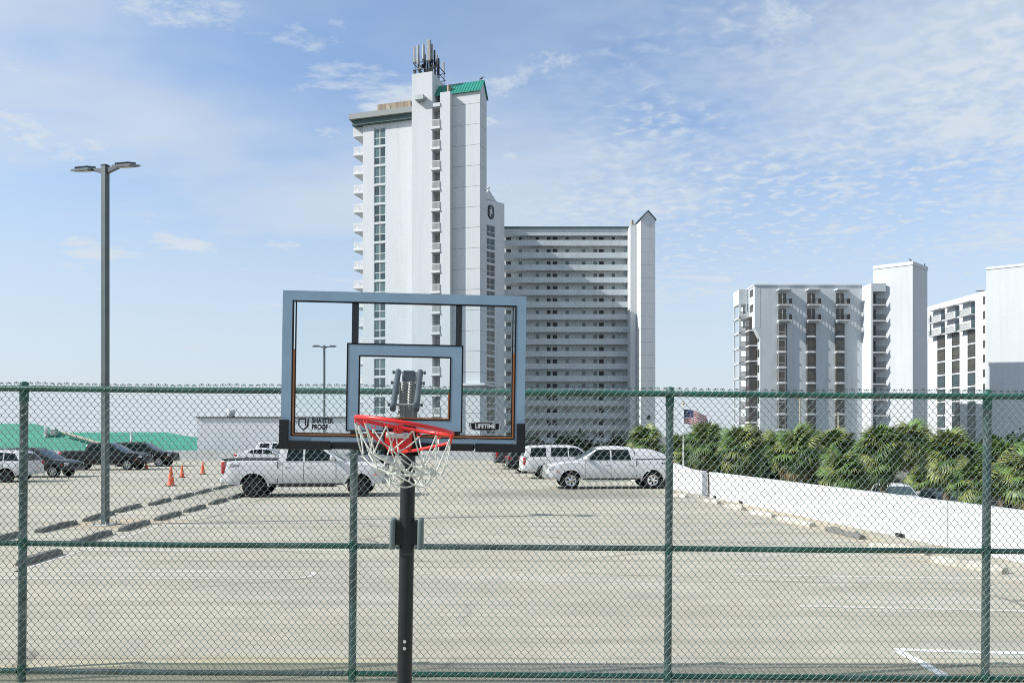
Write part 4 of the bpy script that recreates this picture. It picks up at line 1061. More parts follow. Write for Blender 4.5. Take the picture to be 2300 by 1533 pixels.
# ================================================================== LAMP POSTS
def lamp_post(base, h, label, s=1.0, yaw=0.0):
    L = thing('lamp_post', label, 'lamp post', base, (0, 0, yaw), 'twin-head lamp posts on the deck')
    wd = .082 * s
    obj('pole', m_box(-wd, wd, -wd, wd, .03, h, .018), M_poleg, L)
    obj('pole_cap', m_box(-wd - .008, wd + .008, -wd - .008, wd + .008, h, h + .03, .008), M_poleg, L)
    obj('base_plate', m_box(-.28, .28, -.28, .28, 0, .03, .006), M_galv, L)
    for sx in (-1, 1):
        for sy in (-1, 1): obj('anchor_bolt', m_lathe([(.022, .03), (.022, .10), (.012, .11)], 8), M_galv, L, (sx * .19, sy * .19, 0))
    for sx in (-1, 1):
        ar = obj('arm', mesh('arm', [(sx * wd, -.05, h - .20), (sx * wd, .05, h - .20), (sx * wd, .05, h - .06), (sx * wd, -.05, h - .06), (sx * .46, -.04, h - .085), (sx * .46, .04, h - .085), (sx * .46, .04, h - .04), (sx * .46, -.04, h - .04)],
                         [(0, 1, 2, 3), (4, 5, 6, 7), (0, 1, 5, 4), (1, 2, 6, 5), (2, 3, 7, 6), (3, 0, 4, 7)]), M_slate, L)
        xs = [.38, .46, .86, .98]
        tl = -.075
        prof = [(.36, .0), (.42, -.03), (.90, -.035), (.98, -.005), (.90, .03), (.42, .04)]
        V = []; n = len(prof)
        for yy in (-.20, .20):
            for (a, b) in prof: V.append((sx * a, yy, h - .05 + b + yy * .26))
        hd = obj('lamp_head', mesh('head', V, [tuple(range(n)), tuple(range(n, 2 * n))] + [(i, (i + 1) % n, n + (i + 1) % n, n + i) for i in range(n)]), M_slate, L)
        V = [(sx * .48, -.15, h - .095 - .039), (sx * .86, -.15, h - .097 - .039), (sx * .86, .15, h - .097 + .039), (sx * .48, .15, h - .095 + .039)]
        obj('lens', mesh('lens', V + [(x, y, z + .008) for x, y, z in V], [(0, 1, 2, 3), (4, 5, 6, 7), (0, 1, 5, 4), (1, 2, 6, 5), (2, 3, 7, 6), (3, 0, 4, 7)]), M_lens, hd)
        for k in range(6):
            x = .46 + k * .075
            obj('cooling_fin', m_box(-.008, .008, -.17, .17, 0, .05), M_slate, hd, (sx * x, 0, h - .012), (radians(14.5), 0, 0))
    return L
b_ = G(236.5, 1178)
lamp_post(b_, CH + (HOR - 373) / F * b_.y, 'tall square lamp post with two heads standing between the left wheel stops', 1.0, radians(-14))
b_ = Vector(((728.5 - PX0) / F * 63.6, 63.6, 0))
lamp_post(b_, CH + (HOR - 776) / F * 63.6, 'distant twin-head lamp post seen through the clear backboard', .95, radians(5))

# ================================================================== WHEEL STOPS
def m_stop(L=1.83, w=.16, h=.125, chip=0, seed=0):
    r = random.Random(seed)
    n = 10; V, Fc = [], []
    prof = [(-.5, 0), (-.5, .35), (-.32, 1), (.32, 1), (.5, .35), (.5, 0)]
    for i in range(n + 1):
        x = -L / 2 + L * i / n
        e = .75 if i in (0, n) else 1
        for a, b in prof:
            V.append((x, a * w * (1 + r.uniform(-.05, .05) * chip), b * h * e * (1 + (r.uniform(-.22, .06) * chip if b == 1 else 0))))
    m_ = len(prof)
    for i in range(n):
        for k in range(m_): Fc.append((i * m_ + k, i * m_ + (k + 1) % m_, (i + 1) * m_ + (k + 1) % m_, (i + 1) * m_ + k))
    Fc.append(tuple(range(m_))); Fc.append(tuple(n * m_ + k for k in range(m_)))
    return mesh('wheel_stop', V, Fc)
ST = [m_stop(seed=s, chip=c) for s, c in ((1, .5), (2, 1.0), (3, .8))]; STB = m_stop(seed=9, chip=2.2)
ordn = ['nearest', 'second nearest', 'third nearest', 'fourth nearest', 'fifth nearest', 'sixth nearest', 'seventh nearest', 'eighth nearest', 'ninth nearest', 'tenth nearest']
def stops(lst, label, group, mt, big=1.0):
    for i, (ax, ay, bx_, by_) in enumerate(lst):
        A, B = G(ax, ay), G(bx_, by_)
        me = STB if (mt is M_stop_l and i == 2) else ST[i % 3]
        o = obj('wheel_stop', me, mt if not (mt is M_stop_l and i == 2) else M_stop_d, None, (A + B) / 2, (0, 0, atan2(B.y - A.y, B.x - A.x)), ((B - A).length / 1.83 * .9, big, big))
        tag(o, label % ordn[i], 'wheel stop', group)
stops([(40, 1272, 136, 1242), (163, 1224, 249, 1197.5), (268, 1194, 334, 1174), (349, 1170, 405, 1154), (415, 1151, 460, 1138), (471, 1134, 507, 1123), (514, 1121.5, 548, 1112)],
      'dark stained wheel stop, %s in the right-hand line of the left double row', 'wheel stops in the left double row', M_stop_d, 1.08)
stops([(-40, 1222, 52, 1201), (80, 1197.5, 172, 1175), (187, 1172, 254, 1153), (257, 1152, 316, 1136.5), (336, 1135.5, 382, 1123), (392, 1122, 433, 1110.5), (441, 1110, 472, 1101), (481, 1100, 510, 1092.5), (514, 1092, 540, 1085)],
      'dark stained wheel stop, %s in the left-hand line of the left double row', 'wheel stops in the left double row', M_stop_d, 1.08)
stops([(2090, 1260, 2268, 1290), (1950, 1228, 2090, 1247), (1856, 1191, 1942, 1212), (1742, 1166, 1830, 1184), (1685, 1152, 1742, 1163), (1630, 1138, 1673, 1146), (1580, 1126, 1617, 1132), (1512, 1113, 1545, 1117)],
      'pale concrete wheel stop, %s in the row along the right parapet', 'wheel stops along the right parapet', M_stop_l, 1.2)

# ================================================================== CONES
def cone(px, py, h, label):
    c = thing('traffic_cone', label, 'traffic cone', G(px, py), (0, 0, random.uniform(0, 1)), 'orange traffic cones on the deck')
    obj('cone_body', m_lathe([(h * .19, .035), (h * .175, .06), (h * .045, h * .96), (h * .035, h)], 18), M_orange, c)
    b = h * .245
    obj('cone_base', m_box(-b, b, -b, b, 0, .036, .012), M_rubber, c)
for px, py, h, lb in ((384, 1090.5, .95, 'nearest and tallest orange traffic cone in the left lane'), (409, 1071.5, .72, 'small orange cone just behind and right of the tallest cone'),
                      (455.5, 1064.5, .80, 'orange cone midway between the tall cone and the white pickup'), (503, 1057, .82, 'orange cone beside the tail of the white pickup'),
                      (328.5, 1053, .72, 'orange cone half hidden in front of the black pickup')):
    cone(px, py, h, lb)

# ================================================================== VEHICLES
def lerp_prof(prof, x):
    if x <= prof[0][0]: return prof[0][1]
    for (a, za), (b, zb) in zip(prof[:-1], prof[1:]):
        if x <= b: return za + (zb - za) * (x - a) / (b - a) if b > a else zb
    return prof[-1][1]
YF = [(0, .925), (.12, .975), (.40, 1.0), (.62, 1.0), (.72, .985), (.9, .97), (1.0, .945), (1.3, .93)]
SPEC = {
 'pickup': dict(L=5.9, W=2.02, sill=.47, belt=1.30, H=1.95, ax=(2.0, -1.78), wr=.415, ar=.50, hoodbulge=.03,
    top=[(-2.95, 1.36), (-.90, 1.36), (-.86, 1.30), (1.35, 1.30), (1.50, 1.27), (2.3, 1.22), (2.72, 1.15), (2.90, 1.02), (2.95, .92)],
    roof=[(-.90, 1.30), (-.84, 1.82), (-.70, 1.91), (-.2, 1.945), (.35, 1.93), (.62, 1.875), (1.50, 1.30)], tum=.30,
    wins=[[(-.62, 1.33), (-.02, 1.33), (-.02, 1.80), (-.55, 1.80)], [(.06, 1.33), (1.22, 1.33), (1.16, 1.40), (.58, 1.80), (.06, 1.80)]],
    doors=[(-.72, .02, 'a'), (.04, 1.18, 'b')], bed=True),
 'crew_pickup': dict(L=5.9, W=2.03, sill=.46, belt=1.29, H=1.95, ax=(1.88, -1.92), wr=.41, ar=.50, hoodbulge=.05,
    top=[(-2.95, 1.34), (-1.14, 1.34), (-1.10, 1.29), (1.35, 1.29), (1.55, 1.27), (2.3, 1.22), (2.70, 1.12), (2.88, .98), (2.95, .86)],
    roof=[(-1.15, 1.29), (-1.06, 1.80), (-.92, 1.90), (-.3, 1.95), (.3, 1.93), (.62, 1.86), (1.55, 1.29)], tum=.30,
    wins=[[(-.92, 1.33), (-.02, 1.33), (-.02, 1.80), (-.80, 1.80)], [(.06, 1.33), (1.22, 1.33), (1.14, 1.42), (.60, 1.80), (.06, 1.80)]],
    doors=[(-1.02, .02, 'a'), (.04, 1.20, 'b')], bed=True),
 'suv': dict(L=5.3, W=2.04, sill=.42, belt=1.24, H=1.92, ax=(1.70, -1.42), wr=.40, ar=.47, hoodbulge=.03,
    top=[(-2.65, 1.0), (-2.60, 1.24), (1.2, 1.24), (1.45, 1.22), (2.2, 1.16), (2.5, 1.08), (2.60, .95), (2.65, .85)],
    roof=[(-2.60, 1.24), (-2.42, 1.78), (-2.25, 1.86), (-1.0, 1.92), (.2, 1.89), (.55, 1.80), (1.42, 1.24)], tum=.27,
    wins=[[(-2.25, 1.28), (-1.32, 1.28), (-1.32, 1.77), (-2.15, 1.77)], [(-1.05, 1.28), (-.08, 1.28), (-.08, 1.78), (-1.02, 1.78)], [(0, 1.28), (1.12, 1.28), (1.05, 1.36), (.48, 1.76), (0, 1.77)]],
    doors=[(-1.12, -.04, 'a'), (-.02, 1.12, 'b')], rear=True),
 'crossover': dict(L=4.75, W=1.90, sill=.38, belt=1.10, H=1.70, ax=(1.45, -1.35), wr=.36, ar=.42, hoodbulge=.03,
    top=[(-2.37, .86), (-2.30, 1.08), (-1.9, 1.12), (1.05, 1.08), (1.3, 1.06), (2.0, .97), (2.25, .86), (2.35, .72), (2.37, .64)],
    roof=[(-2.32, 1.09), (-2.0, 1.52), (-1.8, 1.60), (-.8, 1.70), (.1, 1.67), (.45, 1.57), (1.30, 1.06)], tum=.30,
    wins=[[(-1.98, 1.14), (-1.22, 1.14), (-1.22, 1.55), (-1.72, 1.52)], [(-1.15, 1.13), (-.20, 1.12), (-.20, 1.57), (-1.15, 1.56)], [(-.12, 1.12), (1.00, 1.11), (.92, 1.18), (.38, 1.53), (-.12, 1.57)]],
    doors=[(-1.20, -.16, 'a'), (-.14, 1.02, 'b')], rear=True),
 'sedan': dict(L=4.75, W=1.84, sill=.30, belt=.95, H=1.44, ax=(1.45, -1.38), wr=.335, ar=.39, hoodbulge=.03,
    top=[(-2.37, .70), (-2.32, 1.00), (-1.75, 1.02), (-1.2, .96), (1.0, .93), (1.25, .92), (2.0, .82), (2.25, .72), (2.35, .58), (2.37, .50)],
    roof=[(-1.95, 1.02), (-1.35, 1.28), (-.9, 1.39), (-.3, 1.44), (.2, 1.41), (.5, 1.32), (1.28, .92)], tum=.34,
    wins=[[(-1.30, 1.05), (-.85, 1.00), (-.85, 1.29), (-1.05, 1.26)], [(-.80, .99), (-.12, .98), (-.12, 1.34), (-.80, 1.31)], [(-.05, .98), (.98, .96), (.90, 1.02), (.42, 1.30), (-.05, 1.34)]],
    doors=[(-.95, -.10, 'a'), (-.07, 1.0, 'b')], rear=True),
}
VM = {}
def m_wheel(r, wd, spokes, style):
    tyre = m_ring([(r * .62, -wd / 2), (r * .86, -wd / 2), (r * .97, -wd / 2 + .025), (r, -wd / 4), (r, wd / 4), (r * .97, wd / 2 - .025), (r * .86, wd / 2), (r * .62, wd / 2)], 32)
    V, Fc, D = [], [], {}
    rr = [0.0001, r * .13, r * .22, r * .50, r * .66]
    nseg = spokes * 4
    prof = [-.02, -.02, -.012, .0, -.015]
    def v(i, k, s):
        key = (i, k % nseg, s)
        if key not in D:
            a = 2 * pi * k / nseg; D[key] = len(V); V.append((rr[i] * cos(a), (-wd / 2 + .03 + prof[i]) + s * .035, rr[i] * sin(a)))
        return D[key]
    fil = lambda i, k: i != 2 or (k % 4) in (0, 1)
    for i in range(4):
        for k in range(nseg):
            if not fil(i, k): continue
            for s in (0, 1): Fc.append((v(i, k, s), v(i + 1, k, s), v(i + 1, k + 1, s), v(i, k + 1, s)))
            if i == 2:
                if not fil(i, k - 1): Fc.append((v(i, k, 0), v(i + 1, k, 0), v(i + 1, k, 1), v(i, k, 1)))
                if not fil(i, k + 1): Fc.append((v(i, k + 1, 0), v(i + 1, k + 1, 0), v(i + 1, k + 1, 1), v(i, k + 1, 1)))
            if i == 3: Fc.append((v(4, k, 0), v(4, k + 1, 0), v(4, k + 1, 1), v(4, k, 1)))
            if i in (1, 3) and not fil(2, k):
                q = 2 if i == 1 else 3
                Fc.append((v(q, k, 0), v(q, k + 1, 0), v(q, k + 1, 1), v(q, k, 1)))
    rim_ = mesh('rim', V, Fc, 30)
    drum = m_lathe([(.01, -wd / 2 + .07), (r * .655, -wd / 2 + .07), (r * .655, wd / 2), (.01, wd / 2)], 20, 'y')
    return tyre, rim_, drum
def build_spec(kind):
    S = SPEC[kind]; L, W = S['L'], S['W']; sill, belt = S['sill'], S['belt']
    hwf = lambda x: W / 2 * (1 - .13 * max(0, (abs(x) - (L / 2 - .55)) / .55) ** 2.2)
    zlow = lambda x: sill + (.0 if abs(x) < L / 2 - .5 else .06 * (abs(x) - L / 2 + .5) / .5)
    def bot(x):
        z = zlow(x)
        for a in S['ax']:
            d = abs(x - a)
            if d < S['ar']: z = max(z, S['wr'] * .98 + sqrt(S['ar'] ** 2 - d * d) * .98)
        return z
    top = lambda x: lerp_prof(S['top'], x)
    yf = lambda z: lerp_prof(YF, (z - sill) / (belt - sill))
    xs = set(-L / 2 + L * i / 60 for i in range(61))
    for a in S['ax']:
        for i in range(19):
            xs.add(a + S['ar'] * cos(pi * i / 18)); 
        xs.add(a + S['ar'] + .002); xs.add(a - S['ar'] - .002)
    for p in S['top']: xs.add(p[0])
    xs = sorted(x for x in xs if -L / 2 <= x <= L / 2)
    xs = [x for i, x in enumerate(xs) if i == 0 or x - xs[i - 1] > 1e-4]
    fr = [0, .03, .1, .22, .38, .55, .70, .82, .92, .975, 1.0]
    V, Fc, MI = [], [], []
    rows = []
    for x in xs:
        b, t = bot(x), top(x); hw = hwf(x); ring = []
        t = max(t, b + .05)
        for sgn in (-1, 1):
            side = []
            for f in fr:
                z = b + (t - b) * f
                inset = 0 if f < .97 else .02
                if f == 1.0: inset = .05
                side.append((x, sgn * (hw * yf(z) - inset), z))
            if sgn == 1: side = side[::-1]
            ring += side
            if sgn == -1:
                hb = S['hoodbulge'] if x > S['roof'][-1][0] - .2 else .012
                for yy in (-.6, -.25, .25, .6): ring.append((x, yy * hw, t + hb * (1 - yy * yy) * min(1, (L / 2 - x) / .5 + .1)))
        base = len(V); V += ring; rows.append((base, len(ring)))
    n = rows[0][1]
    for (a, _), (b, _) in zip(rows[:-1], rows[1:]):
        for k in range(n):
            k2 = (k + 1) % n
            Fc.append((a + k, a + k2, b + k2, b + k)); MI.append(1 if k == n - 1 else 0)
    Fc.append(tuple(rows[0][0] + k for k in range(n))); MI.append(0); Fc.append(tuple(rows[-1][0] + k for k in range(n))); MI.append(0)
    me = bpy.data.meshes.new('body'); me.from_pydata(V, [], Fc); me.update()
    for p, i in zip(me.polygons, MI): p.material_index = i
    bm = bmesh.new(); bm.from_mesh(me); bmesh.ops.recalc_face_normals(bm, faces=bm.faces)
    for f in bm.faces: f.smooth = True
    for e in bm.edges:
        if len(e.link_faces) == 2 and (e.calc_face_angle(0) > radians(38)): e.smooth = False
    bm.to_mesh(me); bm.free()
    M = {'body': me}
    ys = lambda x, z: hwf(x) * yf(z)
    # cabin
    wb = W / 2 * .945; R = S['roof']; zb = R[0][1]
    cxs = sorted(set([R[0][0] + (R[-1][0] - R[0][0]) * i / 40 for i in range(41)] + [p[0] for p in R]))
    V, Fc = [], []
    cy = lambda z, x=0: wb - max(0, z - min(belt, zb)) * S['tum']
    base_z = lambda x: min(top(x), zb) - .03
    for x in cxs:
        t = max(lerp_prof(R, x), base_z(x) + .02); b = base_z(x)
        ring = []
        for sgn in (-1, 1):
            sd = [(x, sgn * (cy(b + (t - b) * f) - (0 if f < .93 else .018 if f < 1 else .06)), b + (t - b) * f) for f in (0, .25, .5, .75, .94, 1.0)]
            if sgn == 1: sd = sd[::-1]
            ring += sd
            if sgn == -1:
                for yy in (-.5, 0, .5): ring.append((x, yy * cy(t), t + .035 * (1 - yy * yy)))
        V += ring
    n = 15
    for i in range(len(cxs) - 1):
        for k in range(n): Fc.append((i * n + k, i * n + (k + 1) % n, (i + 1) * n + (k + 1) % n, (i + 1) * n + k))
    Fc.append(tuple(range(n))); Fc.append(tuple((len(cxs) - 1) * n + k for k in range(n)))
    M['cabin'] = mesh('cabin', V, Fc, 36)
    def side_panel(poly, s, off, th=.012):
        A = [(x, s * (cy(z) + off), z) for x, z in poly]; B = [(x, s * (cy(z) + off - th), z) for x, z in poly]; k = len(poly)
        return mesh('panel', A + B, [tuple(range(k)), tuple(range(k, 2 * k))] + [(i, (i + 1) % k, k + (i + 1) % k, k + i) for i in range(k)])
    M['wins'] = [side_panel(w_, s, .006) for w_ in S['wins'] for s in (-1, 1)]
    def slope_panel(p, q, inset, off):
        (xa, za), (xb, zb_) = p, q
        d = Vector((xb - xa, 0, zb_ - za)).normalized(); nn = Vector((-d.z, 0, d.x))
        if nn.z < 0: nn = -nn
        A = Vector((xa, 0, za)) + d * .05 + nn * off; B = Vector((xb, 0, zb_)) - d * .04 + nn * off
        ya, yb = cy(A.z) - inset, cy(B.z) - inset - .02
        bul = nn * .03
        Vt = []
        for c, yy in ((A, ya), (B, yb)):
            for k in range(7):
                t_ = k / 3 - 1; Vt.append(c + Vector((0, yy * t_, 0)) + bul * (1 - t_ * t_) )
        Fc = [(k, k + 1, 8 + k, 7 + k) for k in range(6)]
        V2 = Vt + [v - nn * .015 for v in Vt]
        Fc += [(14 + k, 14 + k + 1, 22 + k, 21 + k) for k in range(6)]
        Fc += [(k, k + 1, 15 + k, 14 + k) for k in range(6)] + [(7 + k, 8 + k, 22 + k, 21 + k) for k in range(6)] + [(0, 7, 21, 14), (6, 13, 27, 20)]
        return mesh('screen', V2, Fc, 40)
    M['windshield'] = slope_panel(R[-1], R[-2], .07, .010)
    M['rear_window'] = slope_panel(R[0], R[1], .12, .010)
    # doors: a proud skin over a dark gap
    def skin(x0, x1, z0, z1, s, off, grow=0.0, cut=None):
        V, Fc = [], []; nx, nz = 8, 8
        for j in range(nz + 1):
            z = z0 - grow + (z1 - z0 + 2 * grow) * j / nz
            xa, xb = x0 - grow, x1 + grow
            if cut:
                a = cut; d = S['ar'] + .05 - grow
                if abs(z - S['wr']) < d:
                    e = sqrt(d * d - (z - S['wr']) ** 2)
                    if a < xa + .2: xa = max(xa, a + e)
                    else: xb = min(xb, a - e)
            for i in range(nx + 1):
                x = xa + (xb - xa) * i / nx; V.append((x, s * (ys(x, z) + off), z))
        for j in range(nz):
            for i in range(nx): 
                q = j * (nx + 1) + i; Fc.append((q, q + 1, q + nx + 2, q + nx + 1))
        return mesh('skin', V, Fc, 40)
    M['doors'] = []
    for i, (a, b, _) in enumerate(S['doors']):
        cut = S['ax'][1] if i == 0 else S['ax'][0]
        for s in (-1, 1):
            M['doors'].append((skin(a, b, sill + .06, belt - .035, s, .007, 0, cut), skin(a, b, sill + .06, belt - .035, s, .003, .010, cut),
                               Vector((a + .16, s * (ys(a, belt - .19) + .018), belt - .19)), s))
    M['handle'] = m_box(-.10, .10, -.012, .012, -.017, .017, .008, 2)
    M['mirror'] = m_box(-.09, .09, -.11, .11, -.085, .085, .04, 3)
    M['wheel'] = m_wheel(S['wr'], .27, 6, kind)
    x_ = L / 2
    M['bumper_f'] = m_box(-.10, .06, -W / 2 * .90, W / 2 * .90, -.12, .12, .05, 2)
    M['grille'] = m_grid([-.62, -.58, .58, .62], [-.17, -.13, -.05, -.02, .05, .08, .13, .17], lambda i, j: i != 1 or j in (0, 2, 4, 6), -.02, .02)
    M['lampf'] = m_box(-.16, .05, -.16, .16, -.085, .085, .03, 2)
    M['lampr'] = m_box(-.05, .11, -.07, .07, -.22, .22, .02, 2)
    M['ys'] = ys; M['cy'] = cy; M['S'] = S; M['hwf'] = hwf
    return M
def paint(name, col, rough=.28, metal=0.0):
    return mat('paint_' + name, col, rough, metal, coat=.6 if col[0] > .1 else .12, spec=.5 if col[0] > .1 else .25, var=.02, scale=2)
PW, PB, PS, PR, PD = paint('white', (.58, .585, .595)), paint('black', (.008, .009, .010)), paint('silver', (.33, .34, .36), .3, .5), paint('maroon', (.22, .015, .03)), paint('charcoal', (.035, .038, .042), .3, .3)
def vehicle(kind, pt, name, label, cat, px, py=None, Y=None, yaw=0.0, z=0.0, scale=1.0, group=None, rims=None, chrome=False, name_text=None, full=True):
    if kind not in VM: VM[kind] = build_spec(kind)
    M = VM[kind]; S = M['S']; L, W = S['L'], S['W']
    Y = Y if Y else F * (CH - z) / (py - HOR)
    c = thing(name, label, cat, ((px - PX0) / F * Y, Y, z), (0, 0, yaw), group)
    c.scale = (scale,) * 3
    rims = rims or M_greyrim
    obj('body', M['body'], [pt, M_under], c); obj('cabin', M['cabin'], pt, c)
    for w_ in M['wins']: obj('window', w_, M_cglass, c)
    obj('windshield', M['windshield'], M_wshield, c); obj('rear_window', M['rear_window'], M_cglass, c)
    for (d, gap, hpos, s) in M['doors']:
        dd = obj('door', d, pt, c); obj('door_gap', gap, M_seal, dd)
        obj('handle', M['handle'], M_chrome if chrome else pt, dd, hpos)
    for s in (-1, 1):
        mx_ = S['roof'][-1][0] - .42
        obj('mirror', M['mirror'], pt, c, (mx_, s * (M['cy'](S['belt'] + .1) + .15), S['belt'] + .13))
        for a in S['ax']:
            wh = thing('wheel', None, None, (a, s * (W / 2 - .155), S['wr']), (0, 0 if a > 0 else .4, 0 if s < 0 else pi), parent=c)
            obj('tyre', M['wheel'][0], M_rubber, wh); obj('rim', M['wheel'][1], rims, wh); obj('hub_drum', M['wheel'][2], M_under, wh)
        zf = S['belt'] - .30 if kind != 'sedan' else .66
        obj('headlight', M['lampf'], M_head, c, (L / 2 - .13, s * (W / 2 * .80), zf - .02), (0, 0, -s * .25))
        zr_ = S['belt'] - .22 if 'pickup' in kind or kind == 'suv' else S['belt'] - .08
        obj('tail_light', M['lampr'], M_red, c, (-L / 2 + .07, s * (W / 2 * .865), zr_ if kind != 'sedan' else .86), None, (1, 1, 1) if kind in ('pickup', 'crew_pickup', 'suv') else (1.6, 1, .42))
        if 'pickup' in kind: obj('running_board', m_box(-1.0, 1.1, -.07, .07, -.03, .03, .02), M_under if not chrome else M_galv, c, (.1, s * (W / 2 - .08), S['sill'] - .06))
    obj('front_bumper', M['bumper_f'], M_chrome if chrome else (pt if kind not in ('pickup',) else M_galv), c, (L / 2 - .02, 0, S['sill'] + .13))
    obj('rear_bumper', M['bumper_f'], M_chrome if chrome else pt, c, (-L / 2 + .02, 0, S['sill'] + .13), (0, 0, pi))
    obj('grille', M['grille'], M_chrome if chrome else M_dark, c, (L / 2 + .012, 0, S['belt'] - .33 if kind != 'sedan' else .55), (0, 0, radians(90)), (1 if kind != 'sedan' else .8, 1, 1.2 if 'pickup' in kind or kind == 'suv' else .6))
    obj('licence_plate', m_box(-.01, .01, -.16, .16, -.08, .08), M_plate, c, (-L / 2 - .075 if kind != 'sedan' else -L / 2 - .03, 0, S['sill'] + (.16 if kind != 'sedan' else .35)))
    for s in (-1, 1):
        # dark sill strip and side marker give the flank a break, as on the real bodies
        obj('rocker_strip', m_box(S['ax'][1] + S['ar'] + .06, S['ax'][0] - S['ar'] - .06, -.02, .02, -.03, .03, .012), M_seal, c, (0, s * (W / 2 * .945), S['sill'] + .005))
        obj('side_marker', m_box(-.05, .05, -.006, .006, -.02, .02), M_orange, c, (S['ax'][0] + S['ar'] + .12, s * (M['ys'](S['ax'][0] + S['ar'] + .12, S['sill'] + .35) + .004), S['sill'] + .35))
    if 'pickup' in kind:
        obj('bed_rail', m_box(-2.92, -.93, -W / 2 * .93, W / 2 * .93, 1.362 if kind == 'pickup' else 1.342, 1.40 if kind == 'pickup' else 1.38, .02), M_dark, c)
        for s in (-1, 1): obj('bed_seam', m_box(-.915, -.895, s * (W / 2 - .03) - .02, s * (W / 2 - .03) + .02, S['sill'] + .08, 1.33) if kind == 'pickup' else m_box(-1.165, -1.145, s * (W / 2 - .03) - .02, s * (W / 2 - .03) + .02, S['sill'] + .08, 1.31), M_seal, c)
        for s in (-1, 1):
            for a in S['ax']:
                R0, R1 = S['ar'] - .005, S['ar'] + .075
                V, Fc = [], []
                for i in range(17):
                    th = pi * (.0 + i / 16)
                    for rr_, o_ in ((R0, .012), (R1, .006)):
                        x = a + rr_ * cos(th); z_ = S['wr'] * .98 + rr_ * sin(th) * .98
                        V.append((x, s * (M['ys'](x, z_) + o_), z_))
                    V.append((a + R0 * cos(th), s * (M['ys'](a + R0 * cos(th), .6) - .04), S['wr'] * .98 + R0 * sin(th) * .98))
                for i in range(16):
                    Fc += [(3 * i, 3 * i + 1, 3 * i + 4, 3 * i + 3), (3 * i, 3 * i + 2, 3 * i + 5, 3 * i + 3)]
                obj('wheel_arch', mesh('arch', V, Fc, 40), pt, c)
    if name_text:
        s_, x, z_, size, side = name_text
        me = text_mesh(s_, size, .002, .003, 1.25)
        y = side * (M['ys'](x, z_) + .004)
        obj('lettering', me, M_slate, c, (x, y, z_), (radians(90), 0, 0 if side < 0 else pi))
    if kind in ('suv', 'crossover'):
        for s in (-1, 1): obj('roof_rail', m_tube([(-1.9 if kind == 'suv' else -1.6, s * .62, S['H'] - .07), (-1.7 if kind == 'suv' else -1.4, s * .62, S['H'] + .02), (.0, s * .62, S['H'] + .03), (.25, s * .62, S['H'] - .05)], .02, 6), M_dark, c)
    return c

ax = radians(5)
t1 = vehicle('pickup', PW, 'pickup_truck', 'white pickup truck with black wheels parked behind the hoop', 'pickup truck', 692, Y=31.9, yaw=radians(4), scale=1.085, rims=M_blackrim, name_text=('FX4', -2.45, 1.15, .16, -1))
t2 = vehicle('crew_pickup', PW, 'pickup_truck', 'white crew-cab pickup with chrome wheels and white bed cap by the right parapet', 'pickup truck', 1364, Y=36.6, yaw=pi + radians(4.5), chrome=True, rims=M_chrome, name_text=('4x4', -2.45, 1.18, .16, 1))
# bed cap of the crew-cab truck
W_ = 2.03
prof = [(-1.13, 1.385), (-1.10, 1.80), (-1.02, 1.83), (-2.0, 1.79), (-2.45, 1.66), (-2.88, 1.46), (-2.93, 1.385)]
V, Fc = [], []
pr = [(-1.12, 1.385), (-1.12, 1.82), (-1.6, 1.83), (-2.05, 1.78), (-2.5, 1.62), (-2.9, 1.42), (-2.92, 1.385)]
for x, zt_ in pr:
    h = zt_ - 1.383
    for yy, f in ((-.93, 0), (-.88, .6), (-.78, .93), (-.4, 1.03), (0, 1.06), (.4, 1.03), (.78, .93), (.88, .6), (.93, 0)):
        V.append((x, yy * W_ / 2, 1.383 + h * f))
for i in range(len(pr) - 1):
    for k in range(8): Fc.append((i * 9 + k, i * 9 + k + 1, (i + 1) * 9 + k + 1, (i + 1) * 9 + k))
Fc += [tuple(range(9)), tuple((len(pr) - 1) * 9 + k for k in range(9))]
obj('bed_cap', mesh('cap', V, Fc, 45), PW, t2)
gl_ = 'vehicles parked on the deck'
vehicle('suv', PW, 'sport_utility_vehicle', 'large white SUV with its tail towards us beside the chrome-wheeled pickup', 'SUV', 1272, Y=45.2, yaw=radians(6), group=gl_)
vehicle('crossover', PW, 'sport_utility_vehicle', 'white crossover cut off by the left edge of the picture', 'SUV', -24, Y=41.6, yaw=pi + radians(4), group=gl_, rims=M_blackrim)
vehicle('crossover', PD, 'sport_utility_vehicle', 'dark crossover between the white crossover and the black pickup', 'SUV', 83, Y=46.6, yaw=radians(1), group=gl_)
vehicle('crew_pickup', PB, 'pickup_truck', 'black pickup truck parked on the far left', 'pickup truck', 240, Y=56.6, yaw=radians(2), group=gl_)
vehicle('suv', PB, 'sport_utility_vehicle', 'black SUV just behind the black pickup', 'SUV', 320, Y=63.5, yaw=radians(2), group=gl_)
vehicle('sedan', PW, 'sedan_car', 'white sedan seen over the bed of the white pickup', 'car', 597, Y=66, yaw=radians(4), group=gl_)
vehicle('suv', PW, 'sport_utility_vehicle', 'white SUV behind the white sedan, half hidden by the backboard', 'SUV', 642, Y=74, yaw=radians(3), group=gl_)
vehicle('crossover', PS, 'sport_utility_vehicle', 'silver crossover behind the hood of the white pickup', 'SUV', 812, Y=56, yaw=pi + radians(8), group=gl_)
vehicle('crossover', PB, 'sport_utility_vehicle', 'black crossover directly behind the large white SUV', 'SUV', 1218, Y=52, yaw=radians(6), group=gl_)
vehicle('suv', PD, 'sport_utility_vehicle', 'tall charcoal SUV whose roof shows above the large white SUV', 'SUV', 1196, Y=58.5, yaw=radians(6), group=gl_, scale=1.08)
vehicle('sedan', PR, 'sedan_car', 'maroon sedan low behind the corner of the backboard', 'car', 1184, Y=62.5, yaw=radians(6), group=gl_)
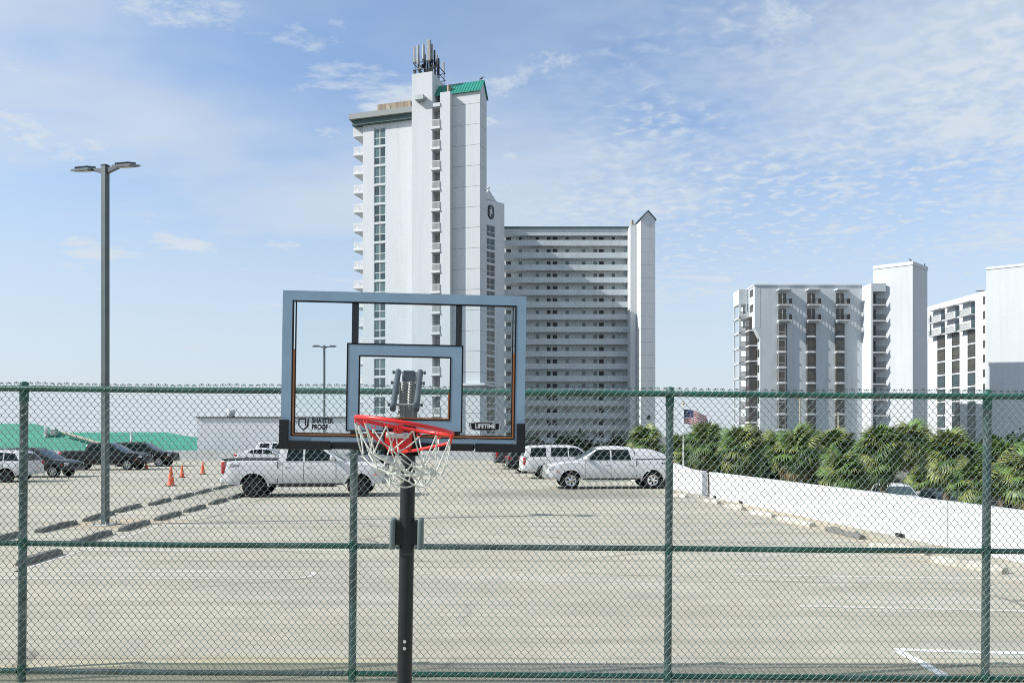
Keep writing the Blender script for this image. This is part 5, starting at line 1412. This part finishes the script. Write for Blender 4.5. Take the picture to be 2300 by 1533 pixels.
vehicle('sedan', PS, 'sedan_car', 'silver sedan next to the maroon sedan', 'car', 1180, Y=66, yaw=pi + radians(6), group=gl_)
vehicle('crossover', PS, 'sport_utility_vehicle', 'grey crossover at the far end of the right-hand row', 'SUV', 1164, Y=72, yaw=pi + radians(6), group=gl_, rims=M_greyrim)
gl2 = 'cars in the lower lot beyond the parapet'
vehicle('crossover', PW, 'parked_car', 'white car under the palms in the lower lot', 'car', 2012, Y=48, yaw=radians(-100), z=GZ, group=gl2)
vehicle('sedan', PB, 'parked_car', 'dark car in the lower lot, right of the white one', 'car', 2115, Y=47, yaw=radians(-96), z=GZ, group=gl2)
vehicle('crossover', PS, 'parked_car', 'silver car glimpsed between palm trunks in the lower lot', 'car', 1818, Y=52, yaw=radians(-100), z=GZ, group=gl2)
vehicle('sedan', PD, 'parked_car', 'dark sedan in the lower lot near the right picture edge', 'car', 2270, Y=46, yaw=radians(-92), z=GZ, group=gl2)

# ================================================================== PALMS AND SHRUBS
def m_fan(seed):
    r = random.Random(seed); V, Fc = [], []
    pl = .62 + r.uniform(-.08, .08); n = 24; R = .80
    def z_at(x): return -.10 * x * x
    V += [(0, -.018, 0), (0, .018, 0), (pl, -.012, z_at(pl)), (pl, .012, z_at(pl))]
    Fc.append((0, 1, 3, 2))
    for i in range(n):
        a = radians(-118 + 236 * (i + .5) / n) + r.uniform(-.03, .03)
        ln = R * (1 - .22 * abs(i - n / 2) / (n / 2)) * r.uniform(.88, 1.08)
        d = Vector((cos(a), sin(a), 0)); s = Vector((-d.y, d.x, 0))
        cup = .10 * abs(sin(a))
        def pt(t, wdt, k):
            rr_ = ln * t
            p = Vector((pl, 0, z_at(pl))) + d * rr_ + s * (wdt * k)
            p.z += cup * t - .42 * t * t * ln * (.6 + .6 * abs(sin(a))) - (.18 * t ** 4 if t > .6 else 0) + (.012 if k == 0 else 0)
            return p
        b = len(V)
        V += [Vector((pl, 0, z_at(pl))), pt(.45, .052, -1), pt(.45, 0, 0), pt(.45, .052, 1), pt(.78, .030, -1), pt(.78, .030, 1), pt(1.0, 0, 1) + Vector((0, 0, -r.uniform(.02, .10)))]
        Fc += [(b, b + 1, b + 2), (b, b + 2, b + 3), (b + 1, b + 4, b + 5, b + 3, b + 2), (b + 4, b + 6, b + 5)]
    me = bpy.data.meshes.new('fan'); me.from_pydata([tuple(v) for v in V], [], Fc); me.update()
    return me
FANS = [[m_fan(s) for s in range(5)] for _ in M_leaf]
for g, mt in zip(FANS, M_leaf):
    for i, me in enumerate(g):
        if len(me.materials) == 0: me.materials.append(mt)
gold = pi * (3 - sqrt(5))
def palm(px, py, Y, size, label, seed, dry=.12, nl=84):
    r = random.Random(seed)
    base = Vector(((px - PX0) / F * Y, Y, GZ)); hz_ = CH - (py - HOR) / F * Y - GZ
    t_ = thing('palm_tree', label, 'palm tree', base, (0, 0, 0), 'fan palms beyond the right parapet')
    pts, rad = [], []
    lean = Vector((r.uniform(-.2, .2), r.uniform(-.2, .2), 0))
    for k in range(15):
        f = k / 14
        pts.append(lean * (f * f - 1) + Vector((0, 0, hz_ * f))); rad.append((.20 - .05 * f + (.05 if f > .75 else 0)) * (1.10 if k % 2 else .94))
    obj('trunk', m_tube(pts, rad, 10), M_trunk, t_)
    for k in range(nl):
        f = (k + .5) / nl
        el = radians(84 - 150 * f ** .9 + r.uniform(-9, 9)); az = gold * k + r.uniform(-.25, .25)
        rot = (Matrix.Rotation(az, 3, 'Z') @ Matrix.Rotation(-el, 3, 'Y') @ Matrix.Rotation(r.uniform(-.5, .5), 3, 'X')).to_euler()
        if f > 1 - dry: mi = 3 if r.random() < .7 else 1
        elif f < .2: mi = 1 if r.random() < .55 else 0
        else: mi = r.choice((0, 0, 1, 1, 2, 2))
        s = size * .89 * r.uniform(.75, 1.2)
        obj('leaf', FANS[mi][r.randrange(5)], M_leaf[mi], t_, (0, 0, hz_ - .1 - .35 * f * size), rot, s)
    return t_
plist = [
 (1449, 992, 66, 1.25, 'fan palm left of the third fence post, in front of the condo block'),
 (1530, 1010, 62, 1.15, 'short fan palm just right of the third fence post'),
 (1585, 994, 50, 1.15, 'fan palm right below the flag with yellowing fronds'),
 (1665, 1004, 48, 1.25, 'round fan palm next to the flag palm on its right'),
 (1738, 1012, 62, 1.25, 'fan palm in the rear between the two rounder palms'),
 (1790, 1012, 46, 1.25, 'broad fan palm below the leftmost bay-window column'),
 (1868, 1008, 56, 1.3, 'dark fan palm behind the white globe lamp'),
 (1892, 1058, 42, 1.05, 'low fan palm just above the parapet, under the white globe lamp'),
 (1978, 1006, 44, 1.25, 'large fan palm in the middle of the palm row'),
 (2050, 990, 60, 1.35, 'tall fan palm standing behind the middle of the row'),
 (2133, 1020, 43, 1.30, 'large spreading fan palm left of the fourth fence post'),
 (2186, 1078, 40, .95, 'small low palm at the foot of the fourth fence post'),
 (2246, 1036, 42, 1.25, 'fan palm right of the fourth fence post'),
 (2306, 1062, 39, 1.15, 'fan palm cut off by the right picture edge'),
 (1620, 1042, 64, 1.1, 'low fan palm glimpsed between the flag palm and its neighbour'),
 (1940, 1050, 58, 1.1, 'low fan palm half hidden behind the middle palm'),
 (2070, 1080, 52, .8, 'small grey-green palm among the cars in the lower lot'),
]
for i, (px, py, Y, s, lb) in enumerate(plist): palm(px, py - 6, Y, s, lb, 100 + i, .20 if i in (2, 5) else .08)

def m_foliage(seed, n=900, rx_=1.0, rz_=1.0, leaf=.11):
    r = random.Random(seed); V, Fc = [], []
    lobes = [(Vector((r.uniform(-.6, .6), r.uniform(-.5, .5), r.uniform(.25, .85))), r.uniform(.28, .5)) for _ in range(9)]
    for i in range(n):
        c, R = lobes[i % 9]
        d = Vector((r.gauss(0, 1), r.gauss(0, 1), r.gauss(0, 1))).normalized() * R * r.uniform(.55, 1.08)
        p = c + d
        if p.z < .02: p.z = r.uniform(.02, .3)
        a = Vector((r.gauss(0, 1), r.gauss(0, 1), r.gauss(0, .6))).normalized() * leaf * r.uniform(.6, 1.3); b = a.cross(Vector((r.gauss(0, 1), r.gauss(0, 1), r.gauss(0, 1)))).normalized() * leaf * .5
        k = len(V); V += [p - a, p + b, p + a, p - b]; Fc.append((k, k + 1, k + 2, k + 3))
    me = bpy.data.meshes.new('foliage'); me.from_pydata([tuple(v) for v in V], [], Fc); me.update()
    return me
FOL = [m_foliage(s, 1500, leaf=.085) for s in range(3)]
def shrub(px, Y, wd, h, label, i, name='shrub', group='dark shrubs beyond the palms'):
    b = Vector(((px - PX0) / F * Y, Y, GZ))
    t_ = thing(name, label, name.replace('_', ' '), b, (0, 0, i * 1.3), group)
    th = h * (.12 if name == 'shrub' else .35)
    obj('trunk', m_tube([(0, 0, 0), (.05, .02, th), (.0, .05, h * .55)], [.16 * h / 3, .11 * h / 3, .05 * h / 3], 8), M_trunk, t_)
    for k in range(3):
        a = k * 2.1; obj('limb', m_tube([(0, 0, th), (.25 * wd * cos(a), .25 * wd * sin(a), th + h * .35)], [.06 * h / 3, .02], 6), M_trunk, t_)
    f_ = obj('crown', FOL[i % 3], M_bush, t_, (0, 0, th * .6), (0, 0, i * .7), (wd / 2, wd / 2, h - th * .6)); f_['kind'] = 'stuff'
sl = [(1520, 76, 7, 3.5, 'dark shrub behind the flagpole'), (1640, 80, 9, 3.6, 'dark shrub between the flag palm and the condo'), (1760, 78, 9, 3.4, 'dark shrub below the leftmost bay windows'),
      (1850, 82, 8, 4.4, 'taller dark shrub below the rightmost bay windows'), (1950, 80, 9, 3.7, 'dark shrub below the balcony column of the condo'), (2060, 84, 10, 3.9, 'dark shrub below the blank shaft'),
      (2170, 82, 9, 3.6, 'dark shrub left of the fourth fence post, far back'), (2270, 80, 9, 3.8, 'dark shrub far back near the right picture edge'),
      (1625, 54, 3.4, 3.0, 'low shrub below the flag palm and its neighbour'), (1725, 53, 3.6, 2.9, 'low shrub in the gap left of the broad palm'), (1845, 51, 3.2, 2.8, 'low shrub left of the globe lamp post'), (2085, 56, 3.2, 2.7, 'low shrub behind the cars in the lower lot'), (2200, 50, 3.4, 2.9, 'low shrub right behind the fourth fence post'),
      (1195, 112, 6, 4.4, 'dark shrub at the foot of the block, right of the backboard'), (1290, 115, 8, 4.8, 'dark shrub at the foot of the block, above the white SUV'), (1385, 112, 7, 4.2, 'dark shrub at the foot of the block, above the crew-cab pickup'), (1450, 108, 6, 4.0, 'dark shrub at the foot of the gabled end')]
for i, (px, Y, wd, h, lb) in enumerate(sl): shrub(px, Y, wd, h, lb, i)
shrub(2306, 58, 4.2, 4.9, 'leafy dark tree at the right picture edge above the palms', 20, 'broadleaf_tree', None)

# ================================================================== FLAG, GLOBE LAMP, POLES, BIRDS
fb = P(1535, 1000, 60); fl = thing('flagpole', 'white flagpole flying a striped American flag beside the third fence post', 'flagpole', (fb.x, 60, GZ))
zt_ = P(1535, 909, 60).z - GZ
obj('pole', m_tube([(0, 0, 0), (0, 0, zt_)], [.07, .045], 10), M_flagpole, fl)
obj('finial', m_lathe([(.02, 0), (.09, .05), (.11, .11), (.08, .18), (.02, .2)], 12), mat('gold_ball', (.55, .45, .22), .35, .6), fl, (0, 0, zt_))
FW, FH = 1.85, 1.10
nx, nz = 20, 13
V, Fc, MI = [], [], []
for i in range(nx + 1):
    for j in range(nz + 1):
        u, v_ = i / nx, j / nz
        V.append((.05 + FW * u * .98, .10 * sin(7 * u + 1.2 * v_) * u ** .5, zt_ - .35 - FH * (1 - v_) - .42 * u * u * .8 - .16 * u + .05 * sin(6 * u)))
for i in range(nx):
    for j in range(nz):
        a = i * (nz + 1) + j; Fc.append((a, a + nz + 1, a + nz + 2, a + 1)); MI.append(2 if (i < 8 and j >= 6) else j % 2)
me = bpy.data.meshes.new('flag'); me.from_pydata(V, [], Fc); me.update()
for p, i in zip(me.polygons, MI): p.material_index = i
flag = obj('flag', me, [mat('flag_red', (.42, .03, .045), .8), mat('flag_white', (.72, .70, .70), .8), mat('flag_blue', (.022, .035, .11), .8)], fl)
sm = flag.modifiers.new('thick', 'SOLIDIFY'); sm.thickness = .008
# rows 0,2,.. red with the bottom stripe red; stars as tiny studs
for r_ in range(5):
    for q in range(6):
        u, v_ = (q + .6) / 16.5, .52 + r_ * .095
        z_ = zt_ - .35 - FH * (1 - v_) - .42 * u * u * .8 - .16 * u + .05 * sin(6 * u); y_ = .10 * sin(7 * u + 1.2 * v_) * u ** .5
        obj('star', m_lathe([(.004, -.012), (.018, -.011), (.018, .011), (.004, .012)], 5, 'y') if (r_, q) == (0, 0) else star_me, MATS['flag_white'], flag, (.05 + FW * u * .98, y_, z_))
        if (r_, q) == (0, 0): star_me = flag.children[0].data
gb_ = P(1873, 1024, 47); gl_ = thing('globe_lamp', 'white globe lamp on a short post among the palms', 'lamp', (gb_.x, 47, GZ))
obj('post', m_tube([(0, 0, 0), (0, 0, gb_.z - GZ - .2)], .05, 8), M_flagpole, gl_)
obj('globe', m_lathe([(.06, -.24), (.16, -.2), (.24, -.08), (.25, .03), (.19, .17), (.10, .27), (.03, .31)], 16), mat('opal_globe', (.72, .72, .72), .3), gl_, (0, 0, gb_.z - GZ))
for px, y1, Yp, lb in ((1797, 890, 70, 'thin brown utility pole in front of the leftmost bay windows'), (1883, 925, 74, 'shorter brown pole in front of the rightmost bay windows')):
    b = P(px, y1, Yp); up_ = thing('utility_pole', lb, 'pole', (b.x, Yp, GZ), (0, 0, 0), 'brown poles beyond the palms')
    obj('pole', m_tube([(0, 0, 0), (0, 0, b.z - GZ)], [.11, .07], 8), M_tan, up_)
    obj('lamp_arm', m_tube([(0, 0, b.z - GZ - .25), (-.7, 0, b.z - GZ - .1)], .04, 6), M_tan, up_)
um = P(1596, 1029, 58); ub = thing('patio_umbrella', 'turquoise patio umbrella glimpsed between the palm trunks', 'umbrella', (um.x, 58, GZ))
obj('canopy', m_lathe([(1.1, 0), (1.12, .03), (.6, .32), (.05, .5)], 8), mat('turquoise_canvas', (.12, .45, .44), .8), ub, (0, 0, um.z - GZ - .3))
obj('pole', m_tube([(0, 0, 0), (0, 0, um.z - GZ)], .03, 6), M_flagpole, ub)
def bird(p, label, yaw):
    b = thing('bird', label, 'bird', p, (0, 0, yaw), 'birds perched on the roofs')
    V, Fc = [], []
    secs = [(-.34, .02, .05, .02), (-.20, .06, .08, .05), (-.05, .12, .12, .16), (.08, .12, .13, .20), (.15, .08, .09, .32), (.20, .075, .08, .40), (.26, .05, .05, .41), (.36, .01, .012, .39)]
    for x, wy, wz_, zc in secs:
        for k in range(8): V.append((x, wy * cos(pi * k / 4), zc + .10 + wz_ * sin(pi * k / 4)))
    for i in range(len(secs) - 1):
        for k in range(8): Fc.append((i * 8 + k, i * 8 + (k + 1) % 8, (i + 1) * 8 + (k + 1) % 8, (i + 1) * 8 + k))
    Fc += [tuple(range(8)), tuple((len(secs) - 1) * 8 + k for k in range(8))]
    obj('body', mesh('bird', V, Fc, 60), M_bird, b)
    for s in (-1, 1): obj('leg', m_tube([(.02, s * .04, .16), (.03, s * .04, 0)], .012, 5), M_bird, b)
rp_ = TC + TU * (-.25) + TW * 1.45; bird(Vector((rp_.x, rp_.y, ze + 2.06)), 'dark bird perched at the end of the green ridge', .4)
bird(Vector((S1_.x - .25, S1_.y + .3, zs_ + .12)), 'dark bird on the front corner of the blank shaft', 2.0)
bird(Vector((S2.x - .8, S2.y - .6, zs_ + .12)), 'dark bird on the right side of the blank shaft', 1.0)
ew_ = E0 + EU * eu(1098); bird(Vector((ew_.x, ew_.y + .15, zg - .02)), 'bird on the peak above the emblem wall', .2)
